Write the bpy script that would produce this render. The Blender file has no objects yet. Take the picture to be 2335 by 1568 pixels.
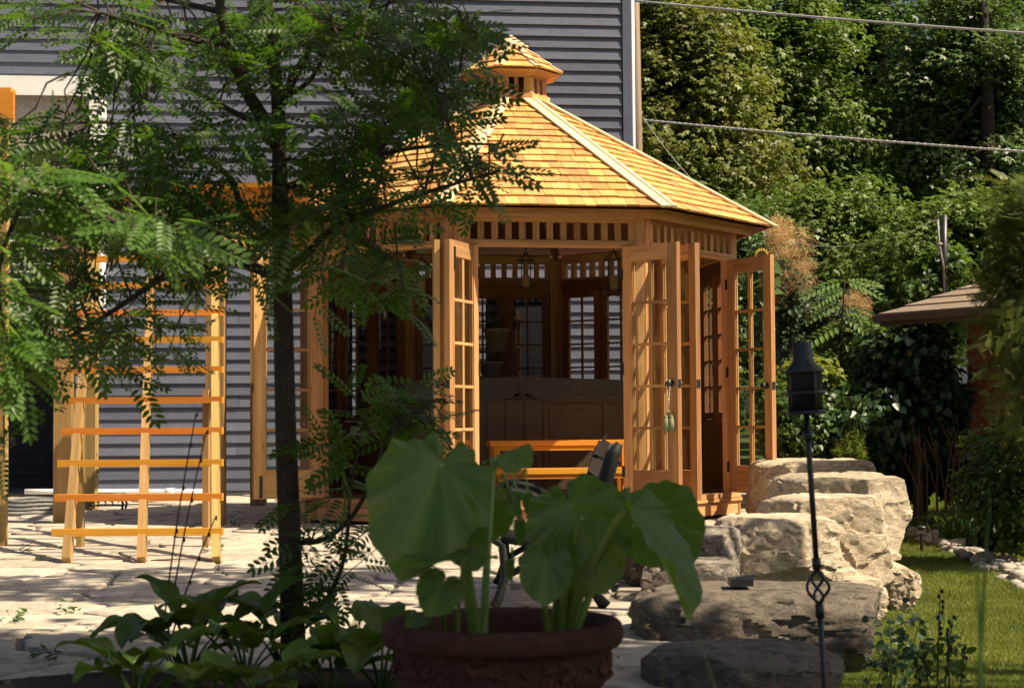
import bpy, math, random
import numpy as np
from mathutils import Vector, Matrix, noise

random.seed(7); np.random.seed(7)
R = math.radians
SC = bpy.context.scene
COL = SC.collection

# ------------------------------------------------------------------ camera, sky, sun, exposure
EYE = 0.8555; PITCH = 0.0447; ROLL = 0.0062; FPX = 3909.5; PW, PH = 2334.0, 1567.9
cd = bpy.data.cameras.new('camera'); cam = bpy.data.objects.new('camera', cd); COL.objects.link(cam)
cd.sensor_width = 36; cd.lens = 36 * FPX / PW; cd.clip_start = 0.05; cd.clip_end = 2000
cam.location = (0, 0, EYE)
cam.rotation_euler = (Matrix.Rotation(math.pi/2 + PITCH, 3, 'X') @ Matrix.Rotation(-ROLL, 3, 'Z')).to_euler()
cd.dof.use_dof = True; cd.dof.focus_distance = 13.0; cd.dof.aperture_fstop = 6.8
SC.camera = cam

SUN_AZ, SUN_EL = R(72), R(53)      # azimuth measured from behind the camera towards the right
SDIR = Vector((math.sin(SUN_AZ)*math.cos(SUN_EL), -math.cos(SUN_AZ)*math.cos(SUN_EL), math.sin(SUN_EL)))
world = bpy.data.worlds.new('World'); SC.world = world; world.use_nodes = True
nt = world.node_tree; nt.nodes.clear()
sky = nt.nodes.new('ShaderNodeTexSky'); sky.sky_type = 'NISHITA'; sky.sun_disc = False
sky.air_density = .9; sky.dust_density = 4.0; sky.ozone_density = .4; sky.sun_elevation = SUN_EL; sky.sun_rotation = math.atan2(SDIR.x, SDIR.y)
bg = nt.nodes.new('ShaderNodeBackground'); bg.inputs['Strength'].default_value = 0.052
ow = nt.nodes.new('ShaderNodeOutputWorld')
nt.links.new(sky.outputs[0], bg.inputs[0]); nt.links.new(bg.outputs[0], ow.inputs[0])
sd = bpy.data.lights.new('sun', 'SUN'); sun = bpy.data.objects.new('sun', sd); COL.objects.link(sun)
sd.energy = 5.0; sd.angle = R(0.53); sd.color = (1.0, 0.86, 0.64)
sun.rotation_euler = SDIR.to_track_quat('Z', 'Y').to_euler(); sun.location = (10, -5, 15)
SC.view_settings.view_transform = 'Standard'; SC.view_settings.look = 'None'
SC.view_settings.exposure = 1.0; SC.view_settings.gamma = 1.0
SC.render.engine = 'CYCLES'
SC.cycles.use_denoising = True
SC.cycles.max_bounces = 8; SC.cycles.transparent_max_bounces = 16
SC.cycles.diffuse_bounces = 4; SC.cycles.glossy_bounces = 3; SC.cycles.transmission_bounces = 6
SC.cycles.sample_clamp_indirect = 6.0

def ray(px, py):
    u, v = px - PW/2, PH/2 - py
    c, s = math.cos(ROLL), math.sin(ROLL)
    u, v = (u*c + v*s)/FPX, (-u*s + v*c)/FPX
    cp, sp = math.cos(PITCH), math.sin(PITCH)
    return Vector((u, cp - sp*v, sp + cp*v))
def W(px, py, Y):
    d = ray(px, py); return Vector((0, 0, EYE)) + d*(Y/d.y)
def G(px, py, z=0.0):
    d = ray(px, py); return Vector((0, 0, EYE)) + d*((z - EYE)/d.z)

# ------------------------------------------------------------------ object helpers
def link(o, parent=None):
    COL.objects.link(o)
    if parent is not None: o.parent = parent
    return o
def tag(o, label=None, cat=None, group=None, kind=None):
    if label: o['label'] = label
    if cat: o['category'] = cat
    if group: o['group'] = group
    if kind: o['kind'] = kind
    return o
def thing(name, label, cat, loc=(0, 0, 0), rz=0.0, group=None):
    o = bpy.data.objects.new(name, None); o.empty_display_size = 0.1
    link(o); o.location = loc; o.rotation_euler = (0, 0, rz)
    return tag(o, label, cat, group)
def inst(name, mesh, parent=None, loc=(0, 0, 0), rot=(0, 0, 0), scale=(1, 1, 1)):
    o = bpy.data.objects.new(name, mesh); link(o, parent)
    o.location = loc; o.rotation_euler = rot; o.scale = scale
    return o

class MB:
    """collects polygons with uv (metres, u along the grain)"""
    def __init__(s): s.v = []; s.f = []; s.uv = []
    def face(s, pts, uvs=None):
        b = len(s.v); s.v += [tuple(p) for p in pts]; s.f.append(tuple(range(b, b+len(pts))))
        s.uv += uvs if uvs else [(p[0], p[2]) for p in pts]
    def box(s, c, ex, ey, ez, hx, hy, hz):
        c = Vector(c); ex, ey, ez = Vector(ex), Vector(ey), Vector(ez)
        o1, o2 = random.random()*20, random.random()*20
        P = {}
        for i in (-1, 1):
            for j in (-1, 1):
                for k in (-1, 1): P[i, j, k] = c + ex*hx*i + ey*hy*j + ez*hz*k
        def uvf(i, j, k, m):
            return (o1 + i*hx, o2 + (j*hy if m == 'y' else k*hz)) if m != 'x' else (o1 + j*hy*.3, o2 + k*hz)
        for q, m in ((((-1,-1,1),(1,-1,1),(1,1,1),(-1,1,1)),'y'), (((-1,1,-1),(1,1,-1),(1,-1,-1),(-1,-1,-1)),'y'),
                     (((-1,-1,-1),(1,-1,-1),(1,-1,1),(-1,-1,1)),'z'), (((-1,1,1),(1,1,1),(1,1,-1),(-1,1,-1)),'z'),
                     (((1,-1,-1),(1,1,-1),(1,1,1),(1,-1,1)),'x'), (((-1,-1,1),(-1,1,1),(-1,1,-1),(-1,-1,-1)),'x')):
            s.face([P[t] for t in q], [uvf(*t, m) for t in q])
    def aabox(s, x0, x1, y0, y1, z0, z1, along='x'):
        c = ((x0+x1)/2, (y0+y1)/2, (z0+z1)/2); h = ((x1-x0)/2, (y1-y0)/2, (z1-z0)/2)
        E = (Vector((1,0,0)), Vector((0,1,0)), Vector((0,0,1)))
        o = {'x': (0,1,2), 'y': (1,2,0), 'z': (2,0,1)}[along]
        s.box(c, E[o[0]], E[o[1]], E[o[2]], h[o[0]], h[o[1]], h[o[2]])
    def board(s, p0, p1, wdir, w, t):
        p0, p1 = Vector(p0), Vector(p1); ex = (p1-p0); L = ex.length; ex.normalize()
        ey = Vector(wdir); ey = (ey - ex*ey.dot(ex)).normalized(); ez = ex.cross(ey)
        s.box((p0+p1)/2, ex, ey, ez, L/2, w/2, t/2)
    def tube(s, pts, rad, n=8, cap=True, flat=1.0, fdir=None):
        pts = [Vector(p) for p in pts]
        if not hasattr(rad, '__len__'): rad = [rad]*len(pts)
        nrm = None; b = len(s.v); acc = 0; o1 = random.random()*10
        for i, p in enumerate(pts):
            d = (pts[min(i+1, len(pts)-1)] - pts[max(i-1, 0)])
            if d.length < 1e-9: d = Vector((0, 0, 1))
            d.normalize()
            if nrm is None:
                a = Vector(fdir) if fdir is not None else (Vector((1, 0, 0)) if abs(d.x) < .8 else Vector((0, 1, 0)))
            else: a = nrm
            nrm = (a - d*a.dot(d)).normalized(); bi = d.cross(nrm)
            if i: acc += (p - pts[i-1]).length
            for k in range(n):
                th = 2*math.pi*k/n
                s.v.append(tuple(p + nrm*(math.cos(th)*rad[i]*flat) + bi*(math.sin(th)*rad[i])))
        acc = 0
        for i in range(len(pts)-1):
            l = (pts[i+1]-pts[i]).length
            for k in range(n):
                k2 = (k+1) % n
                s.f.append((b+i*n+k, b+i*n+k2, b+(i+1)*n+k2, b+(i+1)*n+k))
                ra, rb = rad[i], rad[i+1]; w = 2*math.pi*max(ra, 1e-4)/n
                s.uv += [(acc, o1+k*w), (acc, o1+(k+1)*w), (acc+l, o1+(k+1)*w), (acc+l, o1+k*w)]
            acc += l
        if cap:
            s.f.append(tuple(b+k for k in range(n))[::-1]); s.uv += [(0, 0)]*n
            e = b+(len(pts)-1)*n; s.f.append(tuple(e+k for k in range(n))); s.uv += [(0, 0)]*n
    def lathe(s, prof, n=32, c=(0, 0, 0)):
        b = len(s.v)
        for r, z in prof:
            for k in range(n):
                t = 2*math.pi*k/n; s.v.append((c[0]+r*math.cos(t), c[1]+r*math.sin(t), c[2]+z))
        for i in range(len(prof)-1):
            for k in range(n):
                k2 = (k+1) % n
                s.f.append((b+i*n+k, b+i*n+k2, b+(i+1)*n+k2, b+(i+1)*n+k))
                s.uv += [(k/n, prof[i][1]), ((k+1)/n, prof[i][1]), ((k+1)/n, prof[i+1][1]), (k/n, prof[i+1][1])]
    def extrude(s, outline, off):
        a = [Vector(p) for p in outline]; off = Vector(off); b = [p+off for p in a]
        s.face(a[::-1], [(p.x, p.z) for p in a[::-1]]); s.face(b, [(p.x, p.z) for p in b])
        for i in range(len(a)):
            j = (i+1) % len(a); s.face([a[i], a[j], b[j], b[i]], [(0, 0), (.1, 0), (.1, .1), (0, .1)])
    def blob(s, c, rx, ry, rz, nu=8, nv=5, M=None):
        c = Vector(c); b = len(s.v)
        for i in range(nv+1):
            ph = math.pi*i/nv
            for k in range(nu):
                t = 2*math.pi*k/nu
                p = Vector((rx*math.sin(ph)*math.cos(t), ry*math.sin(ph)*math.sin(t), rz*math.cos(ph)))
                if M is not None: p = M @ p
                s.v.append(tuple(c+p))
        for i in range(nv):
            for k in range(nu):
                k2 = (k+1) % nu
                s.f.append((b+i*nu+k, b+(i+1)*nu+k, b+(i+1)*nu+k2, b+i*nu+k2)); s.uv += [(0, 0)]*4
    def mesh(s, name, mat, smooth=False):
        me = bpy.data.meshes.new(name); me.from_pydata(s.v, [], s.f)
        if s.uv and len(s.uv) == len(me.loops):
            uv = me.uv_layers.new(name='UVMap'); uv.data.foreach_set('uv', np.array(s.uv, np.float32).ravel())
        if mat is not None: me.materials.append(mat)
        if smooth:
            me.polygons.foreach_set('use_smooth', np.ones(len(me.polygons), bool))
        me.update(); return me
    def build(s, name, mat, parent=None, smooth=False, kind=None):
        o = bpy.data.objects.new(name, s.mesh(name, mat, smooth)); link(o, parent)
        if kind: o['kind'] = kind
        return o

def np_mesh(name, V, F, mat, smooth=False, uv=None):
    V = np.asarray(V, np.float32); F = np.asarray(F, np.int32); k = F.shape[1]
    me = bpy.data.meshes.new(name)
    me.vertices.add(len(V)); me.vertices.foreach_set('co', V.ravel())
    me.loops.add(F.size); me.loops.foreach_set('vertex_index', F.ravel())
    me.polygons.add(len(F)); me.polygons.foreach_set('loop_start', np.arange(0, F.size, k, dtype=np.int32))
    if smooth: me.polygons.foreach_set('use_smooth', np.ones(len(F), bool))
    if uv is not None:
        l = me.uv_layers.new(name='UVMap'); l.data.foreach_set('uv', np.asarray(uv, np.float32)[F.ravel()].ravel())
    me.update(calc_edges=True); me.validate()
    if mat is not None: me.materials.append(mat)
    return me
def nrmz(a):
    return a/np.maximum(np.linalg.norm(a, axis=-1, keepdims=True), 1e-9)
def scatter(T, TF, pos, nor, dirv, size):
    """copies of template T (m,3: x along leaf, z normal) placed at pos with normal nor and leaf direction dirv"""
    pos, nor, dirv, size = map(np.asarray, (pos, nor, dirv, size))
    z = nrmz(nor); x = nrmz(dirv - z*(dirv*z).sum(1, keepdims=True)); y = np.cross(z, x)
    N, m = len(pos), len(T)
    V = pos[:, None, :] + size[:, None, None]*(T[None, :, 0:1]*x[:, None, :] + T[None, :, 1:2]*y[:, None, :] + T[None, :, 2:3]*z[:, None, :])
    F = (TF[None] + (np.arange(N)*m)[:, None, None])
    return V.reshape(-1, 3), F.reshape(-1, TF.shape[1])
def rnd_dirs(rng, n):
    return nrmz(rng.normal(size=(n, 3)))

# ------------------------------------------------------------------ materials
MATS = {}
class NT:
    def __init__(s, name):
        s.m = bpy.data.materials.new(name); s.m.use_nodes = True; s.t = s.m.node_tree; s.t.nodes.clear()
        s.out = s.t.nodes.new('ShaderNodeOutputMaterial'); s.p = None; MATS[name] = s.m
    def n(s, ty, **kw):
        nd = s.t.nodes.new('ShaderNode'+ty)
        for k, v in kw.items():
            if k.startswith('i_'): nd.inputs[int(k[2:]) if k[2:].isdigit() else k[2:]].default_value = v
            else: setattr(nd, k, v)
        return nd
    def l(s, a, b): s.t.links.new(a, b); return s
    def princ(s, rough=.7, spec=.3, **kw):
        s.p = s.n('BsdfPrincipled'); s.p.inputs['Roughness'].default_value = rough
        s.p.inputs['Specular IOR Level'].default_value = spec
        s.l(s.p.outputs[0], s.out.inputs['Surface']); return s.p
    def noise(s, vec, scale, detail=4, rough=.55, dist=0):
        nd = s.n('TexNoise'); nd.inputs['Scale'].default_value = scale; nd.inputs['Detail'].default_value = detail
        nd.inputs['Roughness'].default_value = rough; nd.inputs['Distortion'].default_value = dist
        if vec is not None: s.l(vec, nd.inputs['Vector'])
        return nd
    def ramp(s, fac, stops):
        nd = s.n('ValToRGB'); cr = nd.color_ramp
        while len(cr.elements) < len(stops): cr.elements.new(.5)
        for e, (p, c) in zip(cr.elements, stops):
            e.position = p; e.color = (*c, 1) if len(c) == 3 else c
        s.l(fac, nd.inputs[0]); return nd
    def mapping(s, vec, scale=(1, 1, 1), loc=(0, 0, 0)):
        nd = s.n('Mapping'); nd.inputs['Scale'].default_value = scale; nd.inputs['Location'].default_value = loc
        s.l(vec, nd.inputs['Vector']); return nd.outputs[0]
    def mix(s, a, b, fac, blend='MIX'):
        nd = s.n('Mix', data_type='RGBA', blend_type=blend)
        for sock, v in ((nd.inputs[6], a), (nd.inputs[7], b), (nd.inputs[0], fac)):
            if hasattr(v, 'is_linked') or hasattr(v, 'links'): s.l(v, sock)
            elif isinstance(v, (int, float)): sock.default_value = v
            else: sock.default_value = (*v, 1)
        return nd.outputs[2]
    def math(s, op, a, b=0.0):
        nd = s.n('Math', operation=op)
        for sock, v in ((nd.inputs[0], a), (nd.inputs[1], b)):
            if isinstance(v, (int, float)): sock.default_value = v
            else: s.l(v, sock)
        return nd.outputs[0]
    def bump(s, h, strength=.3, dist=.01):
        nd = s.n('Bump'); nd.inputs['Strength'].default_value = strength; nd.inputs['Distance'].default_value = dist
        s.l(h, nd.inputs['Height']); s.l(nd.outputs[0], s.p.inputs['Normal']); return nd
    def uv(s): return s.n('TexCoord').outputs['UV']
    def obj(s): return s.n('TexCoord').outputs['Object']

def wood(name, light, dark, vary=.35, rough=.62, grain=1.0, knots=True, spec=.25):
    t = NT(name); t.princ(rough, spec); uv = t.uv()
    isl = t.n('NewGeometry').outputs['Random Per Island']; ob = t.n('ObjectInfo').outputs['Random']
    rnd = t.math('FRACT', t.math('ADD', isl, ob))
    off = t.n('CombineXYZ'); t.l(t.math('MULTIPLY', rnd, 37.0), off.inputs[0]); t.l(t.math('MULTIPLY', rnd, 91.0), off.inputs[1])
    add = t.n('VectorMath', operation='ADD'); t.l(uv, add.inputs[0]); t.l(off.outputs[0], add.inputs[1]); v = add.outputs[0]
    g1 = t.noise(t.mapping(v, (1.3*grain, 26*grain, 1)), 1.0, 5, .6, .6)
    g2 = t.noise(t.mapping(v, (6*grain, 180*grain, 1)), 1.0, 3, .6)
    f = t.math('ADD', t.math('MULTIPLY', g1.outputs[0], .75), t.math('MULTIPLY', g2.outputs[0], .3))
    c = t.ramp(f, [(.34, dark), (.52, tuple((a+b)/2 for a, b in zip(light, dark))), (.68, light)]).outputs[0]
    hsv = t.n('HueSaturation'); t.l(c, hsv.inputs['Color'])
    mr = t.n('MapRange'); mr.inputs[3].default_value = 1-vary; mr.inputs[4].default_value = 1+vary*.55
    t.l(rnd, mr.inputs[0]); t.l(mr.outputs[0], hsv.inputs['Value'])
    mr2 = t.n('MapRange'); mr2.inputs[3].default_value = .484; mr2.inputs[4].default_value = .512
    t.l(t.math('FRACT', t.math('MULTIPLY', rnd, 7.31)), mr2.inputs[0]); t.l(mr2.outputs[0], hsv.inputs['Hue'])
    col = hsv.outputs[0]
    if knots:
        kn = t.n('TexVoronoi'); kn.inputs['Scale'].default_value = 1.0
        t.l(t.mapping(v, (1.9, 6.0, 1)), kn.inputs['Vector'])
        kf = t.ramp(kn.outputs['Distance'], [(.035, (1, 1, 1)), (.09, (0, 0, 0))]).outputs[0]
        col = t.mix(col, tuple(x*.45 for x in dark), t.math('MULTIPLY', kf, .7))
    t.l(col, t.p.inputs['Base Color']); t.bump(f, .25, .004)
    return t.m

def stone(name, light, mid, dark, scale=1.0, bump=.6, rough=.9, stain=.5, cracks=True):
    t = NT(name); t.princ(rough, .15); o = t.obj()
    ri = t.n('ObjectInfo').outputs['Random']
    off = t.n('CombineXYZ'); t.l(t.math('MULTIPLY', ri, 53.0), off.inputs[0]); t.l(t.math('MULTIPLY', ri, 31.0), off.inputs[2])
    add = t.n('VectorMath', operation='ADD'); t.l(o, add.inputs[0]); t.l(off.outputs[0], add.inputs[1]); v = add.outputs[0]
    a = t.noise(v, 3.0*scale, 8, .62, .4); b = t.noise(t.mapping(v, (1, 1, 2.4)), 9*scale, 8, .7)
    c2 = t.noise(v, 60*scale, 4, .7)
    c = t.ramp(a.outputs[0], [(.3, mid), (.55, light), (.75, tuple(x*1.08 for x in light))]).outputs[0]
    st = t.ramp(b.outputs[0], [(.47, (0, 0, 0)), (.66, (1, 1, 1))]).outputs[0]
    c = t.mix(c, dark, t.math('MULTIPLY', st, stain))
    sp = t.ramp(c2.outputs[0], [(.35, (.72, .72, .72)), (.6, (1.06, 1.06, 1.06))]).outputs[0]
    c = t.mix(c, sp, 1.0, 'MULTIPLY')
    mr = t.n('MapRange'); mr.inputs[3].default_value = .86; mr.inputs[4].default_value = 1.1; t.l(ri, mr.inputs[0])
    hs = t.n('HueSaturation'); t.l(c, hs.inputs['Color']); t.l(mr.outputs[0], hs.inputs['Value'])
    t.l(hs.outputs[0], t.p.inputs['Base Color'])
    h = t.math('ADD', t.math('MULTIPLY', b.outputs[0], .8), t.math('MULTIPLY', c2.outputs[0], .18))
    if cracks:
        vo = t.n('TexVoronoi', feature='DISTANCE_TO_EDGE'); vo.inputs['Scale'].default_value = 5*scale
        w = t.noise(v, 6*scale, 4); wv = t.n('VectorMath', operation='ADD')
        t.l(v, wv.inputs[0]); t.l(w.outputs['Color'], wv.inputs[1]); t.l(t.mapping(wv.outputs[0], (1, 1, 2.2)), vo.inputs['Vector'])
        cr = t.ramp(vo.outputs['Distance'], [(0, (0, 0, 0)), (.05, (1, 1, 1))]).outputs[0]
        h = t.math('ADD', h, t.math('MULTIPLY', cr, .25))
    t.bump(h, bump, .03/scale)
    return t.m

def leafmat(name, c1, c2, trans=(.25, .45, .05), tfac=.35, rough=.45, spec=.4, vary=.3, vein=None):
    t = NT(name); isl = t.n('NewGeometry').outputs['Random Per Island']; ob = t.n('ObjectInfo').outputs['Random']
    rnd = t.math('FRACT', t.math('ADD', isl, ob))
    p = t.princ(rough, spec)
    c = t.mix(c1, c2, rnd)
    no = t.noise(t.n('NewGeometry').outputs['Position'], 1.7, 2)
    mr = t.n('MapRange'); mr.inputs[1].default_value = .3; mr.inputs[2].default_value = .7
    mr.inputs[3].default_value = 1-vary; mr.inputs[4].default_value = 1+vary; t.l(no.outputs[0], mr.inputs[0])
    hs = t.n('HueSaturation'); t.l(c, hs.inputs['Color']); t.l(mr.outputs[0], hs.inputs['Value'])
    c = hs.outputs[0]
    if vein:
        uv = t.uv(); sep = t.n('SeparateXYZ'); t.l(uv, sep.inputs[0])
        c = t.mix(c, vein, t.ramp(sep.outputs[1], [(.0, (1, 1, 1)), (.55, (.35, .35, .35)), (1, (0, 0, 0))]).outputs[0])
    t.l(c, p.inputs['Base Color'])
    tr = t.n('BsdfTranslucent'); t.l(t.mix(c, trans, .5), tr.inputs['Color'])
    mx = t.n('MixShader'); mx.inputs[0].default_value = tfac
    t.l(p.outputs[0], mx.inputs[1]); t.l(tr.outputs[0], mx.inputs[2]); t.l(mx.outputs[0], t.out.inputs['Surface'])
    return t.m

def plain(name, col, rough=.5, spec=.4, metal=0.0, nscale=20, namt=.25, bump=0.0):
    t = NT(name); t.princ(rough, spec); t.p.inputs['Metallic'].default_value = metal
    no = t.noise(t.obj(), nscale, 5, .6)
    c = t.ramp(no.outputs[0], [(.3, tuple(x*(1-namt) for x in col)), (.7, tuple(x*(1+namt*.6) for x in col))]).outputs[0]
    t.l(c, t.p.inputs['Base Color'])
    if bump: t.bump(no.outputs[0], bump, .01)
    return t.m

def glassmat():
    t = NT('window_glass'); g = t.n('BsdfGlossy'); g.inputs['Roughness'].default_value = .02
    tr = t.n('BsdfTransparent'); tr.inputs['Color'].default_value = (.96, .97, .95, 1)
    lw = t.n('LayerWeight'); lw.inputs['Blend'].default_value = .5
    f = t.math('ADD', t.math('MULTIPLY', t.math('POWER', lw.outputs['Facing'], 5.0), .8), .035)
    mx = t.n('MixShader'); t.l(f, mx.inputs[0]); t.l(tr.outputs[0], mx.inputs[1]); t.l(g.outputs[0], mx.inputs[2])
    t.l(mx.outputs[0], t.out.inputs['Surface']); return t.m

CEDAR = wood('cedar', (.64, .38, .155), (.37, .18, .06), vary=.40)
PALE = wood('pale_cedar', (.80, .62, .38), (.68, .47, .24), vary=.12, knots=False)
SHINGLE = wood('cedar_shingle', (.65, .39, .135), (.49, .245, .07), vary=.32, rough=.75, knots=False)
CEDARIN = wood('cedar_shaded', (.28, .13, .05), (.17, .07, .024))  # inside copy of the cedar, colour darkened to deepen the interior shade
STAIN = wood('orange_stained_lumber', (.66, .285, .035), (.52, .19, .02), vary=.2)
TREATED = wood('treated_lumber', (.37, .245, .085), (.24, .15, .05), vary=.3)
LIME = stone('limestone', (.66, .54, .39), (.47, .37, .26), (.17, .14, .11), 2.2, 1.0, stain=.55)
LIMEDARK = stone('shaded_limestone', (.20, .165, .13), (.125, .10, .078), (.034, .032, .031), 1.8, .8, stain=.75)  # limestone with shade darkened into its colour, for boulders out of the sun
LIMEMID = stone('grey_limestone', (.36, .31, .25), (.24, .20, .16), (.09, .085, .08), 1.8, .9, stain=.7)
FLAG = stone('flagstone', (.49, .425, .34), (.37, .315, .25), (.20, .18, .155), 1.1, .5, stain=.6, cracks=False)
SAND = stone('stone_dust', (.22, .19, .15), (.13, .11, .085), (.05, .045, .04), 4, .6, cracks=False)
GLASS = glassmat()
BLACK = plain('black_iron', (.018, .019, .02), .42, .5, 0, 60, .4, .1)
IRONGREEN = plain('verdigris_iron', (.010, .014, .0135), .6, .2, 0, 90, .5, .2)
BARK = stone('smooth_bark', (.075, .058, .042), (.05, .038, .028), (.022, .018, .014), 6, .5, .9, .6, False)
BARKFAR = stone('tree_bark', (.05, .039, .03), (.033, .025, .02), (.016, .013, .011), 2, .6, .95, .6, False)
WHITE = plain('white_paint', (.80, .79, .76), .45, .4, 0, 6, .05)
TERRA = stone('terracotta', (.082, .038, .022), (.056, .026, .015), (.022, .015, .011), 3.0, .25, .85, .6, False)
SOIL = stone('soil', (.05, .036, .024), (.035, .025, .017), (.015, .011, .008), 12, 1.0, 1.0, .6, False)
# ------------------------------------------------------------------ house with lap siding
WANG = R(6.2); WY = 20.55
WT = Vector((math.cos(WANG), math.sin(WANG), 0)); WN = Vector((math.sin(WANG), -math.cos(WANG), 0))   # along wall, outward
def on_wall(px, py):          # point of the wall plane seen at a pixel, as (along, z)
    d = ray(px, py); o = Vector((0, 0, EYE)); q = Vector((0, WY, 0))
    t = (q - o).dot(WN)/d.dot(WN); p = o + d*t
    return (p - q).dot(WT), p.z
t = NT('blue_grey_siding'); t.princ(.55, .3)
no = t.noise(t.mapping(t.uv(), (.8, 22, 1)), 1.0, 6, .65); n2 = t.noise(t.uv(), 1.5, 5, .6)
ri = t.n('ObjectInfo').outputs['Random']
c = t.ramp(no.outputs[0], [(.3, (.078, .086, .124)), (.7, (.112, .121, .161))]).outputs[0]
c = t.mix(c, (.16, .165, .19), t.math('MULTIPLY', t.ramp(n2.outputs[0], [(.5, (0, 0, 0)), (.75, (1, 1, 1))]).outputs[0], .35))
hs = t.n('HueSaturation'); mr = t.n('MapRange'); mr.inputs[3].default_value = .85; mr.inputs[4].default_value = 1.15
t.l(ri, mr.inputs[0]); t.l(mr.outputs[0], hs.inputs['Value']); t.l(c, hs.inputs['Color'])
t.l(hs.outputs[0], t.p.inputs['Base Color']); t.bump(no.outputs[0], .3, .003); SIDING = t.m
TRIMBLUE = plain('slate_blue_trim', (.09, .105, .155), .5, .35, 0, 9, .15)

house = thing('house', 'tall house clad in blue-grey lap siding behind the cedar gazebo', 'house', (0, WY, 0), WANG)
XC = on_wall(1438, 170)[0]      # right corner
XL = -9.5; HT = 7.4; EXPO = .1395
RX = on_wall(150, 900)[0]; RZ = on_wall(100, 712)[1]      # recess added to put the lower left of the wall in shade
mb = MB(); mb.aabox(RX, XC-.03, .02, 6.0, -.3, RZ); mb.aabox(XL, XC-.03, .021, 6.0, RZ, HT); mb.aabox(XL, RX, 2.0, 6.0, -.3, RZ); mb.build('wall', TRIMBLUE, house)
m = MB(); L = XC - .11 - XL
hz = EXPO*1.12
for q in (((0, -.036, 0), (L, -.036, 0), (L, -.008, hz), (0, -.008, hz)), ((0, .02, 0), (L, .02, 0), (L, -.036, 0), (0, -.036, 0)),
          ((L, -.036, 0), (L, .02, 0), (L, .02, hz), (L, -.008, hz)), ((0, -.008, hz), (L, -.008, hz), (L, .02, hz), (0, .02, hz))):
    m.face(q, [(p[0], p[2]) for p in q])
bm_ = m.mesh('siding_board', SIDING); bm_d = m.mesh('siding_board', plain('shaded_siding', (.022, .025, .038), .6, .2))  # second copy is the same siding with shade darkened into its colour
zb = .06
while zb < HT - .1:
    x0_ = XL if zb > RZ-.02 else RX; xj = [x0_]
    while xj[-1] < XC-2.2: xj.append(min(xj[-1]+random.uniform(1.6, 4.2), XC-.11))
    xj[-1] = XC-.11
    for xa_, xb_ in zip(xj[:-1], xj[1:]):
        inst('siding_board', bm_, house, (xa_, random.uniform(-.002, .002), zb+random.uniform(-.0015, .0015)), (0, 0, 0), ((xb_-xa_-.004)/L, 1, 1))
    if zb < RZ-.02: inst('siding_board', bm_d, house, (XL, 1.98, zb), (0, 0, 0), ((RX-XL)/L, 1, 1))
    zb += EXPO
mb = MB(); mb.aabox(XC-.105, XC-.002, -.045, .03, -.1, HT, 'z'); mb.build('corner_board', TRIMBLUE, house)
mb = MB(); mb.tube([(XC+.022, -.02, 0), (XC+.022, -.02, HT)], .022, 10); mb.build('downspout', WHITE, house, True)
mb = MB(); mb.aabox(RX, XC, -.03, .02, -.2, .062); mb.build('foundation_strip', plain('grey_foundation', (.10, .10, .11), .9, .1), house)
# projecting window bay with white cladding
bx1 = on_wall(243, 400)[0]; bx0 = bx1 - 2.2; bz1 = on_wall(150, 206)[1]; bz0 = on_wall(100, 716)[1]; BD = .52
bay = MB(); bay.aabox(bx0, bx1, -BD, .0, bz0-.03, bz0+.02); bay.aabox(bx0, bx1, -BD, 0, bz1-.02, bz1+.03)
bay.aabox(bx1-.03, bx1, -BD+.001, 0, bz0+.021, bz1-.021, 'z'); bay.aabox(bx0, bx0+.03, -BD+.001, 0, bz0+.021, bz1-.021, 'z')
bay = bay.build('bay_window', WHITE, house); bay['label'] = 'white framed bay window projecting from the siding'
mb = MB()
mb.aabox(bx0-.03, bx1+.03, -BD-.05, -BD-.003, bz1-.17, bz1+.05); mb.aabox(bx1-.13, bx1+.012, -BD-.035, -BD-.003, bz0+.06, bz1-.172, 'z')
mb.aabox(bx0-.012, bx0+.13, -BD-.035, -BD-.003, bz0+.06, bz1-.172, 'z'); mb.aabox(bx0-.03, bx1+.03, -BD-.07, -BD-.003, bz0-.02, bz0+.058)
zm = bz0 + (bz1-bz0)*.50
mb.aabox(bx0+.132, bx1-.132, -BD-.028, -BD-.004, zm-.03, zm+.03)
mb.build('window_frame', WHITE, bay)
CURT = plain('beige_blind', (.66, .55, .45), .8, .1)
mb = MB(); mb.aabox(bx0+.13, bx1-.13, -BD+.06, -BD+.075, zm, bz1-.1); mb.build('roller_blind', CURT, bay)
sl = MB(); sl.box((0, 0, 0), (1, 0, 0), Vector((0, .9, .43)).normalized(), Vector((0, -.43, .9)).normalized(), (bx1-bx0)/2-.14, .055, .004)
slm = sl.mesh('slat', WHITE)
z = bz0 + .09
while z < zm - .04:
    inst('slat', slm, bay, ((bx0+bx1)/2, -BD+.03, z), (R(-35), 0, 0)); z += .088
mb = MB(); mb.aabox(bx0+.13, bx1-.13, -BD-.012, -BD-.008, bz0+.06, bz1-.17); mb.build('pane', GLASS, bay)
# white drain pipe along the wall foot
a0 = on_wall(60, 1115)[0]; a1 = on_wall(470, 1115)[0]
pb = [Vector((0, WY, 0)) + WT*a0 + WN*.10 + Vector((0, 0, .075)), Vector((0, WY, 0)) + WT*a1 + WN*.10 + Vector((0, 0, .055))]
mb = MB(); mb.tube([pb[0].lerp(pb[1], i/6) for i in range(7)], .032, 10)
for f_ in (.35, .8):
    c0 = pb[0].lerp(pb[1], f_); mb.tube([c0 - WT*.05, c0 + WT*.05], .042, 10)
tag(mb.build('drain_pipe', WHITE, None, True), 'thin white drain pipe running along the foot of the blue siding', 'pipe')

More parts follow.
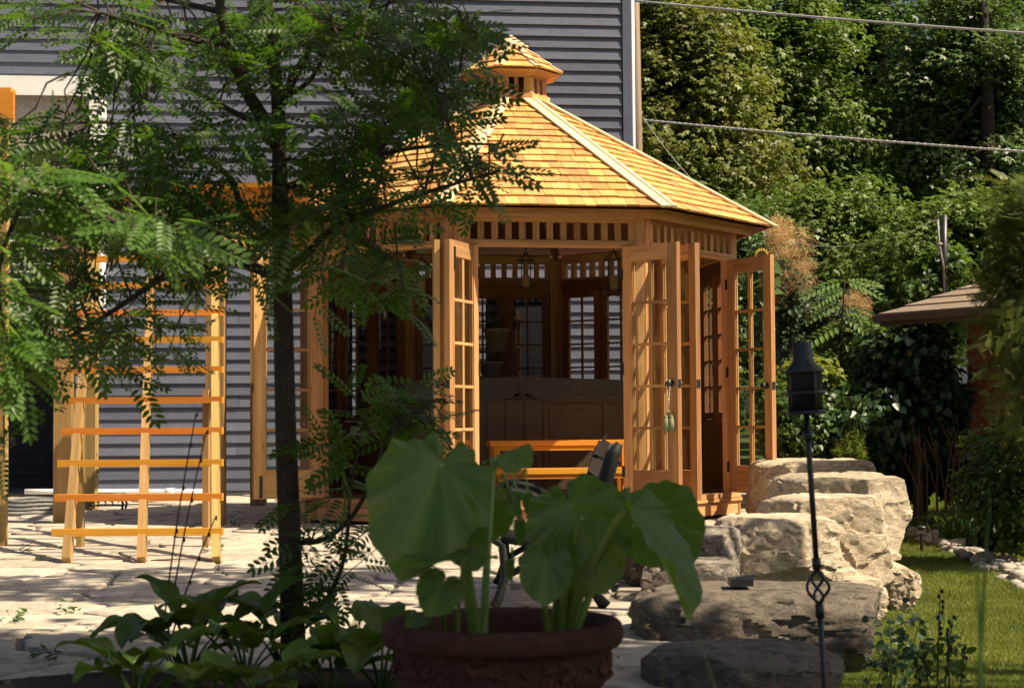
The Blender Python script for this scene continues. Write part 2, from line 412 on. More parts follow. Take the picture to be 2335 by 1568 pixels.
# ------------------------------------------------------------------ gazebo
GC = (.0044, 15.7267, 0); PHI = .1631
Rw, Rf, zf, Rh, zh = 2.0611, 2.1898, 2.4904, 2.3515, 2.5594
zd, zhd, zt_, zb_ = .2137, 2.2635, 2.4627, 2.317
AP = Rw*math.cos(R(22.5)); SD = 2*Rw*math.sin(R(22.5)); DW = .61
gz = thing('gazebo', 'octagonal cedar gazebo with shingled roof, cupola and open glazed doors', 'gazebo', GC, PHI)
def nt_(k):
    th = R(45*k); return Vector((math.sin(th), -math.cos(th), 0)), Vector((math.cos(th), math.sin(th), 0))
def FP(k, u, w, z):
    n, t_ = nt_(k); p = n*(AP+w) + t_*u; p.z = z; return p
UP = Vector((0, 0, 1))
def fbox(mb, k, u0, u1, w0, w1, z0, z1, along='u'):
    n, t_ = nt_(k); c = FP(k, (u0+u1)/2, (w0+w1)/2, (z0+z1)/2); du, dw, dz = (u1-u0)/2, (w1-w0)/2, (z1-z0)/2
    if along == 'u': mb.box(c, t_, UP, -n, du, dz, dw)
    else: mb.box(c, UP, t_, n, dz, du, dw)
H2 = SD/2
DOORS = (-1, 0, 1); WINS = (2, 3, 4, 5, 6)
# deck, skirt
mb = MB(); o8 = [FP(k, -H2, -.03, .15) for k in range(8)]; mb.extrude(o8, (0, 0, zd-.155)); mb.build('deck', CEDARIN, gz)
for k in range(-3, 5):
    mb = MB(); fbox(mb, k, -H2+.002, H2-.002, -.03, .0, .03, .138); mb.build('skirt_board', CEDAR, gz)
    mb = MB(); fbox(mb, k, -H2-.008, H2+.008, -.06, .022, .143, .172)
    fbox(mb, k, -H2, H2, -.06, .012, .175, zd); mb.build('sill_board', CEDAR, gz)
# corner posts: two boards meeting at each corner
for k in range(-3, 5):
    mb = MB()
    fbox(mb, k, H2-.085, H2-.004, -.075, .0, zd, zf+.03, 'z'); fbox(mb, k+1, -H2+.004, -H2+.085, -.075, .0, zd, zf+.03, 'z')
    fbox(mb, k, H2-.034, H2-.001, -.03, .008, .01, .142, 'z'); fbox(mb, k+1, -H2+.001, -H2+.034, -.03, .008, .01, .142, 'z')
    mb.build('post', CEDAR, gz)
# friezes
slat_w, pitch = .05, .113
sm = MB(); sm.aabox(-slat_w/2, slat_w/2, -.022, .022, zb_-.004, zt_+.004, 'z'); slat_me = sm.mesh('slat', CEDAR)
for k in range(-3, 5):
    mb = MB(); fbox(mb, k, -H2+.087, H2-.087, -.045, -.001, zt_, zf+.06); fbox(mb, k, -H2+.087, H2-.087, -.045, -.004, zhd+.03, zb_)
    fbox(mb, k, -H2+.08, H2-.08, -.06, .012, zb_-.022, zb_-.006); mb.build('frieze_rail', CEDAR, gz)
    nn = int((SD-.2)/pitch)
    for i in range(nn+1):
        u = (i - nn/2)*pitch
        p = FP(k, u, -.024, 0); inst('slat', slat_me, gz, p, (0, 0, R(45*k)))
# door frames
for k in DOORS:
    mb = MB()
    for s in (-1, 1):
        a, b = sorted((s*(DW+.004), s*(H2-.087))); fbox(mb, k, a, b, -.07, .006, zd, zhd+.028, 'z')
    fbox(mb, k, -DW-.004, DW+.004, -.07, .004, zhd-.004, zhd+.028); fbox(mb, k, -H2+.084, H2-.084, -.03, .016, zhd+.018, zhd+.036)
    mb.build('door_frame', CEDAR, gz)
# doors
DH, DT = zhd-zd-.012, .042
def door_mesh():
    m = MB(); z0, z1 = 0, DH; st = .10
    m.aabox(0, st, -DT/2, DT/2, z0, z1, 'z'); m.aabox(DW-st, DW, -DT/2, DT/2, z0, z1, 'z')
    m.aabox(st, DW-st, -DT/2+.001, DT/2-.001, z0, .235); m.aabox(st, DW-st, -DT/2+.001, DT/2-.001, z1-.125, z1)
    ph = (z1-.125-.235)/5
    for i in range(1, 5): m.aabox(st, DW-st, -DT/2+.006, DT/2-.006, .235+ph*i-.011, .235+ph*i+.011)
    m.aabox(DW/2-.011, DW/2+.011, -DT/2+.008, DT/2-.008, .235, z1-.125, 'z')
    for f0, sg in ((-DT/2+.008, 1), (DT/2-.008, -1)):          # glazing beads
        for i in range(5):
            for c in range(2):
                x0 = st if c == 0 else DW/2+.011; x1 = DW/2-.011 if c == 0 else DW-st
                a = .235+ph*i+(.011 if i else 0); b = .235+ph*(i+1)-(.011 if i < 4 else 0)
                y0, y1 = sorted((f0, f0+sg*.008))
                m.aabox(x0, x0+.008, y0, y1, a, b, 'z'); m.aabox(x1-.008, x1, y0, y1, a, b, 'z')
    return m.mesh('door', CEDAR), ph, st
door_me, ph_, st_ = door_mesh()
pm = MB(); pm.aabox(-.075, .075, -.002, .002, -ph_/2+.012, ph_/2-.012); 
pw = (DW/2-.011-st_)
pm = MB(); pm.aabox(-pw/2, pw/2, -.002, .002, -ph_/2+.010, ph_/2-.010); pane_me = pm.mesh('pane', GLASS)
km = MB()
for s in (-1, 1):
    km.tube([(0, s*DT/2, 0), (0, s*(DT/2+.006), 0)], .026, 14); km.tube([(0, s*(DT/2+.006), 0), (0, s*(DT/2+.03), 0)], .009, 10)
    km.blob((0, s*(DT/2+.045), 0), .028, .022, .028, 14, 8)
knob_me = km.mesh('knob', BLACK, True)
hm = MB(); hm.aabox(-.012, .012, -.03, .03, -.045, .045, 'z'); hinge_me = hm.mesh('hinge', BLACK)
bm2 = MB(); bm2.aabox(-.012, .012, -.004, .004, -.09, .09, 'z'); bm2.aabox(-.006, .006, -.012, -.004, -.05, .02, 'z'); bolt_me = bm2.mesh('bolt', BLACK)
lm = MB(); lm.aabox(-.002, .002, -.016, .016, -.032, .032, 'z'); latch_me = lm.mesh('latch_plate', BLACK)
door_objs = {}
def add_door(key, k, u, wdir, knob=True, flip=1):
    """hinge at u on facet k; wdir = world direction of the opened leaf"""
    hp = FP(k, u, .012, zd+.006)
    wl = Matrix.Rotation(-PHI, 3, 'Z') @ Vector((*wdir, 0)); rz = math.atan2(wl.y, wl.x)
    d = inst('door', door_me, gz, hp, (0, 0, rz)); door_objs[key] = d
    for i in range(5):
        for c in range(2):
            x = (st_+DW/2-.011)/2 if c == 0 else (DW/2+.011+DW-st_)/2
            inst('pane', pane_me, d, (x, 0, .235+ph_*(i+.5)))
    if knob: inst('knob', knob_me, d, (DW-.06, 0, .92))
    for z in (.22, 1.05, 1.82): inst('hinge', hinge_me, d, (-.004, 0, z))
    inst('latch_plate', latch_me, d, (DW+.001, 0, .92))
    return d
dl = add_door('front_left', 0, -DW, (-.345, -.939), False)
inst('bolt', bolt_me, dl, (DW-.10, DT/2+.005, DH-.14))
add_door('front_right', 0, DW, (.65, -.76))
add_door('left_right', -1, DW, (.07, -1), True)
d2 = add_door('left_left', -1, -DW, (-.89, -.45), False)
inst('bolt', bolt_me, d2, (DW-.06, DT/2+.005, .1)); inst('bolt', bolt_me, d2, (DW-.06, -DT/2-.005, .1))
add_door('right_left', 1, -DW, (.44, -.9), False)
add_door('right_right', 1, DW, (.5, -.866))
# window facets
zs, zw = .86, 2.17
wb = MB(); wb.aabox(-.049, .049, -.012, .012, zd, zs-.03, 'z'); wb_me = wb.mesh('wainscot_board', CEDARIN)
NW = 3; WP = (SD-.174)/NW; WW = WP - .05
def casement():
    m = MB(); st = .055; h = zw-zs; rows = 5; p = (h-2*.06)/rows
    m.aabox(-WW/2, -WW/2+st, -.02, .02, zs, zw, 'z'); m.aabox(WW/2-st, WW/2, -.02, .02, zs, zw, 'z')
    m.aabox(-WW/2+st, WW/2-st, -.019, .019, zs, zs+.06); m.aabox(-WW/2+st, WW/2-st, -.019, .019, zw-.06, zw)
    for i in range(1, rows): m.aabox(-WW/2+st, WW/2-st, -.012, .012, zs+.06+p*i-.009, zs+.06+p*i+.009)
    m.aabox(-.009, .009, -.010, .010, zs+.06, zw-.06, 'z')
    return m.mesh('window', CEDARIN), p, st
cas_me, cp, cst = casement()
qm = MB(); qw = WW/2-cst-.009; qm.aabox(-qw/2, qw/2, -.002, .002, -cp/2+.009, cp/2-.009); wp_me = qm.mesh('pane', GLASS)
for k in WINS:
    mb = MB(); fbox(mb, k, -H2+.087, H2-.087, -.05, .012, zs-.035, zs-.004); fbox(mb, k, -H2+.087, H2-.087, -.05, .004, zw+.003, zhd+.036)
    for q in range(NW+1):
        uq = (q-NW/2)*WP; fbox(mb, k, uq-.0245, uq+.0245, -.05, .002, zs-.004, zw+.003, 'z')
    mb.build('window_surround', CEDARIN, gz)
    nb = 14; bw = (SD-.174)/nb
    for i in range(nb):
        inst('wainscot_board', wb_me, gz, FP(k, (i-nb/2+.5)*bw, -.03, 0), (0, 0, R(45*k)), (bw/.098*.985, 1, 1))
    for s in range(NW):
        w_ = inst('window', cas_me, gz, FP(k, (s-NW/2+.5)*WP, -.025, 0), (0, 0, R(45*k)))
        for i in range(5):
            for c in (-1, 1): inst('pane', wp_me, w_, (c*(qw/2+.009), 0, zs+.06+cp*(i+.5)))
SCREEN = NT('shade_sheet'); tr_ = SCREEN.n('BsdfTransparent'); df_ = SCREEN.n('BsdfDiffuse'); df_.inputs[0].default_value = (.012, .012, .013, 1)
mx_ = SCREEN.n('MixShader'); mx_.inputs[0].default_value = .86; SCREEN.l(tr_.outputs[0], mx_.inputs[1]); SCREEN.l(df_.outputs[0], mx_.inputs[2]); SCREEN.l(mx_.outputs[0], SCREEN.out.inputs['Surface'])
for k in (4, 5):  # dark sheets added so the siding behind the rear windows looks shaded
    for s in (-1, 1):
        mb = MB(); a, b = sorted((s*.035, s*(H2-.09))); fbox(mb, k, a, b, .004, .006, zs, zw); mb.build('shade_sheet', SCREEN.m, gz)
# eaves: fascia, soffit, roof deck
APf = Rf*math.cos(R(22.5)); APh = Rh*math.cos(R(22.5)); ZR1, RR1 = 3.735, .33
APr = RR1*math.cos(R(22.5))
slope = Vector((-(APh-APr), 0, ZR1-zh)); SLEN = slope.length
def RP(k, u, d, o):          # on roof facet: u across, d distance up the slope from the eave, o offset outwards
    n, t_ = nt_(k); a = d/SLEN; ap = APh + (APr-APh)*a; z = zh + (ZR1-zh)*a
    nn = (n*(ZR1-zh) + UP*(APh-APr)).normalized()
    return n*ap + t_*u + UP*z + nn*o
def hw(d): return (APh + (APr-APh)*d/SLEN)*math.tan(R(22.5))
for k in range(-3, 5):
    n, t_ = nt_(k); hf = APf*math.tan(R(22.5)); mb = MB()
    mb.box(n*(APf-.012) + UP*(zf+.042), t_, UP, -n, hf-.003, .042, .012); mb.build('fascia_board', CEDAR, gz)
    mb = MB(); mb.face([RP(k, -hw(0), .0, -.004), RP(k, hw(0), .0, -.004), RP(k, hw(SLEN), SLEN, -.004), RP(k, -hw(SLEN), SLEN, -.004)], [(-1, 0), (1, 0), (.2, 2), (-.2, 2)])
    mb.face([RP(k, -hw(SLEN), SLEN, -.02), RP(k, hw(SLEN), SLEN, -.02), RP(k, hw(0), .0, -.02), RP(k, -hw(0), .0, -.02)], [(-.2, 2), (.2, 2), (1, 0), (-1, 0)])
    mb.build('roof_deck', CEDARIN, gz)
    mb = MB(); mb.face([FP(k, -H2, -.04, zf+.066), FP(k, H2, -.04, zf+.066), n*(APf-.025)+t_*(hf-.01)+UP*(zf+.05), n*(APf-.025)-t_*(hf-.01)+UP*(zf+.05)]); mb.build('soffit', CEDAR, gz)
# hip rafters inside
for k in range(-3, 5):
    a = Vector((math.sin(R(45*k+22.5)), -math.cos(R(45*k+22.5)), 0))
    mb = MB(); mb.board(a*(Rw-.05)+UP*(zf+.04), a*(RR1+.03)+UP*(ZR1-.1), UP, .09, .045); mb.build('rafter', CEDARIN, gz)
# shingles
rows = 16; ex = SLEN/rows; nsh = 0; stuff = MB()
def shingle(mb, k, u0, u1, d, len_, lift):
    def cl(u, dd): h = hw(min(dd, SLEN)); return max(-h, min(h, u))
    d1 = min(d+len_, SLEN+.01); jb = random.uniform(-.004, .006); th = .013 + random.uniform(0, .006)
    b0, b1 = (cl(u0, d), d+jb), (cl(u1, d), d+jb); t0, t1 = (cl(u0, d1), d1), (cl(u1, d1), d1)
    lo = [RP(k, *b0, lift), RP(k, *b1, lift), RP(k, *t1, .001), RP(k, *t0, .001)]
    hi = [RP(k, *b0, lift+th), RP(k, *b1, lift+th), RP(k, *t1, .005), RP(k, *t0, .005)]
    o = random.random()*30; L_ = len_; w = u1-u0
    mb.face([hi[0], hi[1], hi[2], hi[3]], [(o, o), (o, o+w), (o+L_, o+w), (o+L_, o)])
    mb.face([lo[0], lo[1], hi[1], hi[0]], [(o, o), (o+.01, o+w), (o, o+w), (o, o)])
    for i, j in ((1, 2), (3, 0)): mb.face([lo[i], lo[j], hi[j], hi[i]], [(o, o), (o+L_, o), (o+L_, o+.01), (o, o+.01)])
for k in (0, 1, -1, 2, -2, 3, -3, 4):
    for r in range(rows):
        d = r*ex - (.03 if r == 0 else 0); h = hw(max(d, 0)); u = -h - random.uniform(0, .1)
        while u < h:
            w = random.choice((.09, .105, .115, .125, .14, .155)); 
            if min(u+w, h) - max(u, -h) > .02:
                if nsh < 300 and k in (0, 1, -1):
                    m1 = MB(); shingle(m1, k, max(u, -h)+.002, min(u+w, h)-.002, d, ex*1.9, .016); m1.build('shingle', SHINGLE, gz); nsh += 1
                else: shingle(stuff, k, max(u, -h)+.002, min(u+w, h)-.002, d, ex*1.9, .016)
            u += w
stuff.build('roof_shingles', SHINGLE, gz, kind='stuff')
# hip caps: two boards per hip
for k in range(-3, 5):
    mb = MB()
    for kk, s in ((k, 1), (k+1, -1)):
        n, t_ = nt_(kk); nn = (n*(ZR1-zh) + UP*(APh-APr)).normalized()
        cw = .075; lift = .040 if s == 1 else .046
        q = []
        for d in (-.06, SLEN+.02):
            e = (APh + (APr-APh)*d/SLEN)*math.tan(R(22.5)); q.append((s*(e+.004), d)); q.append((s*(e-cw), d))
        lo = [RP(kk, q[0][0], q[0][1], lift-.012), RP(kk, q[1][0], q[1][1], lift-.012), RP(kk, q[3][0], q[3][1], lift-.012), RP(kk, q[2][0], q[2][1], lift-.012)]
        hi = [p + nn*.02 for p in lo]; uvs = [(0, 0), (0, cw), (SLEN, cw), (SLEN, 0)]
        if s == 1: lo, hi, uvs = lo[::-1], hi[::-1], uvs[::-1]
        o = random.random()*10; uvs = [(a+o, b+o) for a, b in uvs]
        mb.face(hi, uvs); mb.face(lo[::-1], uvs[::-1])
        for i in range(4):
            j = (i+1) % 4; mb.face([lo[i], lo[j], hi[j], hi[i]], [uvs[i], uvs[j], (uvs[j][0], uvs[j][1]+.01), (uvs[i][0], uvs[i][1]+.01)])
    mb.build('hip_cap', PALE, gz)
# cupola
Rc, zc, Rp_, zp, za = .471, 4.0227, .166, 4.3001, 4.4211
Rq = .335; Aq = Rq*math.cos(R(22.5)); sq = 2*Rq*math.sin(R(22.5)); zq0, zq1 = 3.80, 4.0
mb = MB()
for k in range(-3, 5):
    n, t_ = nt_(k)
    mb.box(n*(Aq+.012)+UP*3.79, t_, UP, -n, (Aq+.03)*math.tan(R(22.5)), .026, .018)
cup = mb.build('cupola', CEDAR, gz)
for k in range(-3, 5):
    n, t_ = nt_(k); mb = MB()
    mb.box(n*(Aq-.01)+UP*(zq1-.012), t_, UP, -n, sq/2-.001, .02, .012); mb.build('eave_trim', CEDAR, cup)
    mb = MB(); mb.box(n*(Aq-.02)+UP*3.74, t_, UP, -n, sq/2-.001, .05, .006); mb.build('curb_board', CEDAR, cup)
cs = MB(); cs.aabox(-.018, .018, -.012, .012, zq0, zq1-.03, 'z'); cs_me = cs.mesh('slat', CEDAR)
cw_ = MB(); cw_.aabox(-.028, .028, -.014, .014, zq0, zq1-.03, 'z'); cw_me = cw_.mesh('post', CEDAR)
for k in range(-3, 5):
    n, t_ = nt_(k)
    inst('slat', cs_me, cup, n*(Aq-.012), (0, 0, R(45*k)))
    for s in (-1, 1): inst('post', cw_me, cup, n*(Aq-.012)+t_*(s*(sq/2-.03)), (0, 0, R(45*k)))
mb = MB(); mb.lathe([(.0, 3.815), (.27, 3.815)], 8); mb.build('louver_floor', CEDARIN, cup)
Ac, At = Rc*math.cos(R(22.5)), (Rp_*.9)*math.cos(R(22.5)); ZT = zp - .045
def CP(k, u, a, o):
    n, t_ = nt_(k); ap = Ac+(At-Ac)*a; nn = (n*(ZT-zc)+UP*(Ac-At)).normalized()
    return n*ap + t_*u + UP*(zc+(ZT-zc)*a) + nn*o
mb = MB(); lo8 = []
for k in range(-3, 5):
    h0, h1 = Ac*math.tan(R(22.5)), At*math.tan(R(22.5))
    mb.face([CP(k, -h0, 0, 0), CP(k, h0, 0, 0), CP(k, h1, 1, 0), CP(k, -h1, 1, 0)]); 
    n, t_ = nt_(k); mb.face([n*Aq-t_*sq/2+UP*(zq1-.02), n*Aq+t_*sq/2+UP*(zq1-.02), CP(k, h0, 0, -.006), CP(k, -h0, 0, -.006)])
mb.build('roof_deck', CEDAR, cup)
for k in range(-3, 5):
    for r in range(3):
        a0, a1 = r/3-.015, min(1, r/3+.45); h = (Ac+(At-Ac)*a0)*math.tan(R(22.5)); ht = (Ac+(At-Ac)*a1)*math.tan(R(22.5))
        cuts = [-h, random.uniform(-.3, .3)*h, h] if r else [-h, -h*.38, h*.32, h]
        for i in range(len(cuts)-1):
            u0, u1 = cuts[i]+.001, cuts[i+1]-.001; m1 = MB(); q0, q1 = u0*ht/h, u1*ht/h
            lo = [CP(k, u0, a0, .012), CP(k, u1, a0, .012), CP(k, q1, a1, .001), CP(k, q0, a1, .001)]
            hi = [CP(k, u0, a0, .027), CP(k, u1, a0, .027), CP(k, q1, a1, .005), CP(k, q0, a1, .005)]
            o = random.random()*9; m1.face(hi, [(o, o), (o, o+.1), (o+.2, o+.1), (o+.2, o)]); m1.face([lo[0], lo[1], hi[1], hi[0]], [(o, o), (o, o+.1), (o+.01, o+.1), (o+.01, o)])
            m1.face([lo[1], lo[2], hi[2], hi[1]], [(o, o)]*4); m1.face([lo[3], lo[0], hi[0], hi[3]], [(o, o)]*4)
            m1.build('shingle', SHINGLE, cup)
    m1 = MB()        # ridge strip of the cupola
    for r in range(3):
        a0, a1 = r/3-.01, r/3+.36
        for kk, s in ((k, 1), (k+1, -1)):
            e0, e1 = (Ac+(At-Ac)*a0)*math.tan(R(22.5)), (Ac+(At-Ac)*a1)*math.tan(R(22.5))
            p = [CP(kk, s*e0, a0, .036), CP(kk, s*(e0-.036), a0, .036), CP(kk, s*(e1-.036), a1, .022), CP(kk, s*e1, a1, .022)]
            b = [CP(kk, s*e0, a0, .026), CP(kk, s*(e0-.036), a0, .026), CP(kk, s*(e1-.036), a1, .012), CP(kk, s*e1, a1, .012)]
            if s == 1: p, b = p[::-1], b[::-1]
            o = random.random()*9; uq = [(o, o), (o, o+.04), (o+.15, o+.04), (o+.15, o)]
            m1.face(p, uq)
            for i in range(4):
                j = (i+1) % 4; m1.face([b[i], b[j], p[j], p[i]], uq)
    m1.build('ridge_strip', PALE, cup)
mb = MB()
rp = [(Rp_, zp-.022), (Rp_+.004, zp)]
ring0 = [Vector((math.sin(R(45*k+22.5))*Rp_, -math.cos(R(45*k+22.5))*Rp_, zp-.026)) for k in range(8)]
ring1 = [p + UP*.03 for p in ring0]
for i in range(8):
    j = (i+1) % 8; mb.face([ring0[i], ring0[j], ring1[j], ring1[i]], [(0, 0), (.1, 0), (.1, .03), (0, .03)])
    mb.face([ring1[i], ring1[j], Vector((0, 0, za))], [(i*.3, 0), (i*.3+.12, 0), (i*.3+.06, .18)])
mb.face(ring0[::-1], [(0, 0)]*8); mb.build('finial_cap', PALE, cup)
# ------------------------------------------------------------------ things inside the gazebo
def gl(x, y, z): return Matrix.Translation(Vector(GC)) @ Matrix.Rotation(PHI, 4, 'Z') @ Vector((x, y, z))
TUBM = plain('brown_tub_panel', (.075, .048, .029), .55, .3, 0, 8, .2)
VINYL = plain('grey_vinyl', (.052, .045, .036), .6, .3, 0, 30, .25, .15)
tub = thing('hot_tub', 'square brown panelled hot tub under a grey folded vinyl cover', 'hot tub', gl(.0, .25, zd), PHI)
mb = MB(); mb.aabox(-1.0, 1.0, -.72, 1.0, 0, .86); mb.build('cabinet', TUBM, tub)
pn = MB(); pn.aabox(-.115, .115, -.008, .008, .03, .83, 'z'); pnm = pn.mesh('panel', TUBM)
x = -.99
for w in (.50, .17, .17, .17, .17, .54, .22):
    inst('panel', pnm, tub, (x+w/2, -.73, 0), (0, 0, 0), ((w-.008)/.23, 1, 1)); x += w
for x0, x1, z0, z1 in ((-.93, -.52, .50, .74), (-.93, -.52, .18, .42), (.25, .66, .50, .74), (.25, .66, .18, .42)):
    mb = MB(); mb.aabox(x0, x1, -.746, -.739, z0, z1); mb.build('raised_panel', TUBM, tub)
for x in (-.08, .09):
    mb = MB(); mb.tube([(x, -.739, .30), (x, -.75, .30)], .045, 18); mb.build('vent', BLACK, tub)
cv = MB()
N = 24
for side in (-1, 1):
    prof = []
    for i in range(N+1):
        a = i/N; xx = side*(.02 + a*1.02); zz = .995 + .035*(1-a)**.8
        prof.append((xx, zz))
    out = [(p[0], -.76, p[1]) for p in prof] + [(side*1.04, -.76, .80)] + [(side*(.3+.01), -.76, .80), (side*.12, -.76, .84), (side*.02, -.76, .90)]
    cv.extrude(out if side < 0 else out[::-1], (0, 1.8, 0))
cover = cv.build('cover', VINYL, tub)
mb = MB(); mb.aabox(-.03, .03, -.772, -.762, .86, 1.045, 'z'); mb.tube([(0, -.775, .89), (.015, -.775, .80)], .012, 6); mb.build('cover_strap', VINYL, cover)
for s in (-1, 1):
    mb = MB(); mb.aabox(*sorted((s*.035, s*1.035)), -.770, -.762, .885, .895); mb.build('cover_seam', plain('seam', (.07, .06, .05)), cover)

stp = thing('tub_step', 'two-tread orange stained wooden step in front of the hot tub', 'step', gl(.26, -.95, zd), PHI)
for z, y, d in ((.235, -.16, .26), (.47, .10, .26)):
    mb = MB(); mb.aabox(-.62, .62, y-d/2, y+d/2, z-.045, z); mb.build('tread', STAIN, stp)
    mb = MB(); mb.aabox(-.60, .60, y-d/2+.01, y-d/2+.03, z-.085, z-.048); mb.build('apron', STAIN, stp)
for x in (-.56, .56):
    for y, z in ((-.25, .19), (.2, .42), (.0, .42)):
        mb = MB(); mb.aabox(x-.025, x+.025, y-.03, y+.03, 0, z, 'z'); mb.build('leg', STAIN, stp)

sh = thing('corner_shelf', 'small dark wooden shelf unit holding potted plants in the gazebo', 'shelf', gl(.02, 1.52, zd), PHI)
for z in (1.09, 1.345): 
    mb = MB(); mb.aabox(-.26, .26, -.14, .14, z-.02, z); mb.build('shelf_board', CEDARIN, sh)
for x in (-.25, .25):
    for y in (-.13, .13):
        mb = MB(); mb.aabox(x-.014, x+.014, y-.014, y+.014, 0, 1.324, 'z'); mb.build('leg', CEDARIN, sh)
CREAM = plain('cream_pot', (.34, .27, .18), .7, .2, 0, 10, .15)
PLANTIN = leafmat('indoor_leaf', (.06, .10, .02), (.09, .13, .03))
def flowerpot(name, label, loc, r0, r1, h, plant):
    t = thing(name, label, 'flower pot', loc)
    m_ = MB(); m_.lathe([(0, 0), (r0, 0), (r1*.96, h*.84), (r1, h*.84), (r1*1.03, h), (r1*.9, h), (r1*.85, h*.86), (0, h*.86)], 24); m_.build('pot', CREAM, t, True)
    if plant:
        m_ = MB(); rg = random.Random(3)
        for i in range(26):
            a = rg.random()*6.28; rr = rg.random()*r1*1.3; zz = h+rg.random()*h*.6
            m_.tube([(0, 0, h*.85), (math.cos(a)*rr*.5, math.sin(a)*rr*.5, h+zz*.2), (math.cos(a)*rr, math.sin(a)*rr, zz)], .002, 4)
            for q in range(3):
                c_ = Vector((math.cos(a)*rr, math.sin(a)*rr, zz - q*.02)); u_ = Vector((rg.uniform(-1, 1), rg.uniform(-1, 1), rg.uniform(-.4, .6))).normalized()*.03
                v_ = u_.cross(Vector((0, 0, 1))).normalized()*.012; m_.face([c_, c_+u_*.5+v_, c_+u_, c_+u_*.5-v_])
        m_.build('foliage', PLANTIN, t)
    return t
flowerpot('flower_pot', 'cream tapered pot with trailing plant on the upper shelf in the gazebo', gl(.085, 1.5, zd+1.346), .085, .13, .22, True)
flowerpot('flower_pot', 'low empty cream pot on the lower shelf in the gazebo', gl(.02, 1.46, zd+1.091), .09, .12, .14, False)

def lantern(loc, label, s=1.0):
    t = thing('hanging_lantern', label, 'lantern', loc, 0, 'hanging candle lanterns')
    m_ = MB(); m_.tube([(0, 0, .72*s), (.004, 0, .4*s), (0, 0, .30*s)], .006, 6); m_.build('chain', BLACK, t)
    m_ = MB()
    for z, r in ((.0, .075), (.24, .075)):
        m_.tube([(math.cos(a*math.pi/8)*r*s, math.sin(a*math.pi/8)*r*s, z*s) for a in range(17)], .005, 6)
    for i in range(6):
        a = i*math.pi/3; m_.tube([(math.cos(a)*.075*s, math.sin(a)*.075*s, 0), (math.cos(a)*.082*s, math.sin(a)*.082*s, .12*s), (math.cos(a)*.075*s, math.sin(a)*.075*s, .24*s), (0, 0, .31*s)], .004, 5)
        m_.tube([(math.cos(a)*.075*s, math.sin(a)*.075*s, 0), (math.cos(a)*.10*s, math.sin(a)*.10*s, -.025*s), (math.cos(a)*.085*s, math.sin(a)*.085*s, -.05*s), (0, 0, -.04*s)], .004, 5)
    m_.build('cage', BLACK, t, True)
    m_ = MB(); m_.lathe([(0, 0), (.032*s, 0), (.032*s, .11*s), (0, .11*s)], 14); m_.build('candle', plain('candle_wax', (.24, .16, .08), .6), t)
lantern(W(1199, 655, 15.2), 'wrought iron candle lantern hanging near the middle of the front doorway')
lantern(W(1399, 660, 14.9), 'wrought iron candle lantern hanging close to the right front door', 1.1)
lantern(W(962, 668, 15.0), 'wrought iron candle lantern hanging behind the left doors')
# round black mirror on the wall inside
mi = thing('wall_mirror', 'round black-framed mirror hung inside above the right doorway window', 'mirror', W(1627, 588, 16.2))
mb = MB(); mb.tube([(math.cos(a*math.pi/12)*.075, 0, math.sin(a*math.pi/12)*.085) for a in range(25)], .014, 8); mb.build('frame', BLACK, mi, True)
mb = MB(); mb.extrude([(math.cos(a*math.pi/12)*.07, .005, math.sin(a*math.pi/12)*.08) for a in range(24)][::-1], (0, .006, 0)); mb.build('glass', GLASS, mi)
# tassel on the door knob
dr = door_objs['front_right']; M_ = Matrix.Translation(Vector(GC)) @ Matrix.Rotation(PHI, 4, 'Z') @ Matrix.Translation(dr.location) @ Matrix.Rotation(dr.rotation_euler.z, 4, 'Z')
kp = M_ @ Vector((DW-.06, -DT/2-.045, .92))
TAS = plain('sage_tassel', (.22, .25, .14), .8, .1); CORD = plain('cream_cord', (.55, .48, .33), .8, .1)
ta = thing('tassel', 'pale green double tassel hanging from the door knob', 'tassel', kp)
mb = MB(); mb.tube([(-.012, -.002, .03), (-.014, -.01, 0), (-.004, -.008, -.12), (0, -.008, -.22)], .004, 6); mb.tube([(.012, -.002, .03), (.014, -.01, 0), (.004, -.008, -.12), (.002, -.008, -.22)], .004, 6)
mb.blob((0, -.008, -.13), .010, .010, .012); mb.build('cord', CORD, ta, True)
for s in (-1, 1):
    mb = MB(); x = s*.022
    mb.tube([(0, -.008, -.2), (x*.7, -.008, -.25)], .004, 6); mb.blob((x, -.008, -.265), .016, .016, .018)
    for i in range(14):
        a = i/14*6.28; mb.tube([(x+math.cos(a)*.010, -.008+math.sin(a)*.010, -.27), (x+math.cos(a)*.020, -.008+math.sin(a)*.020, -.36-.01*(i % 3))], .005, 4)
    mb.build('tassel_skirt', TAS, ta, True)

# ------------------------------------------------------------------ pergola and leaning ladder trellis
def gpost(px0, px1, py):
    a, b = G(px0, py), G(px1, py); return (a+b)/2, (b-a).length
pr, pwid = gpost(470, 514, 1198); pl, _ = gpost(125, 166, 1191); pbk, _ = gpost(184, 222, 1160)
def zat(py, Y): return W(1167, py, Y).z
pg = thing('pergola', 'timber pergola with square posts and stained beams against the siding', 'pergola', (pr.x, pr.y, 0))
O = Vector((pr.x, pr.y, 0))
BZ0, BZ1 = zat(484, pr.y), zat(420, pr.y)
for p in (pr, pl, pbk, Vector((pr.x-.12, pbk.y+.3, 0))):
    mb = MB(); q = p - O; mb.aabox(q.x-.075, q.x+.075, q.y-.075, q.y+.075, 0, BZ0, 'z'); mb.build('post', TREATED, pg)
xl = W(165, 450, pl.y).x; xr = W(705, 450, pr.y).x
mb = MB(); mb.board(Vector((xl, pl.y-.02, (BZ0+BZ1)/2))-O, Vector((xr, pr.y+.05, (BZ0+BZ1)/2))-O, UP, BZ1-BZ0, .045); mb.build('beam', STAIN, pg)
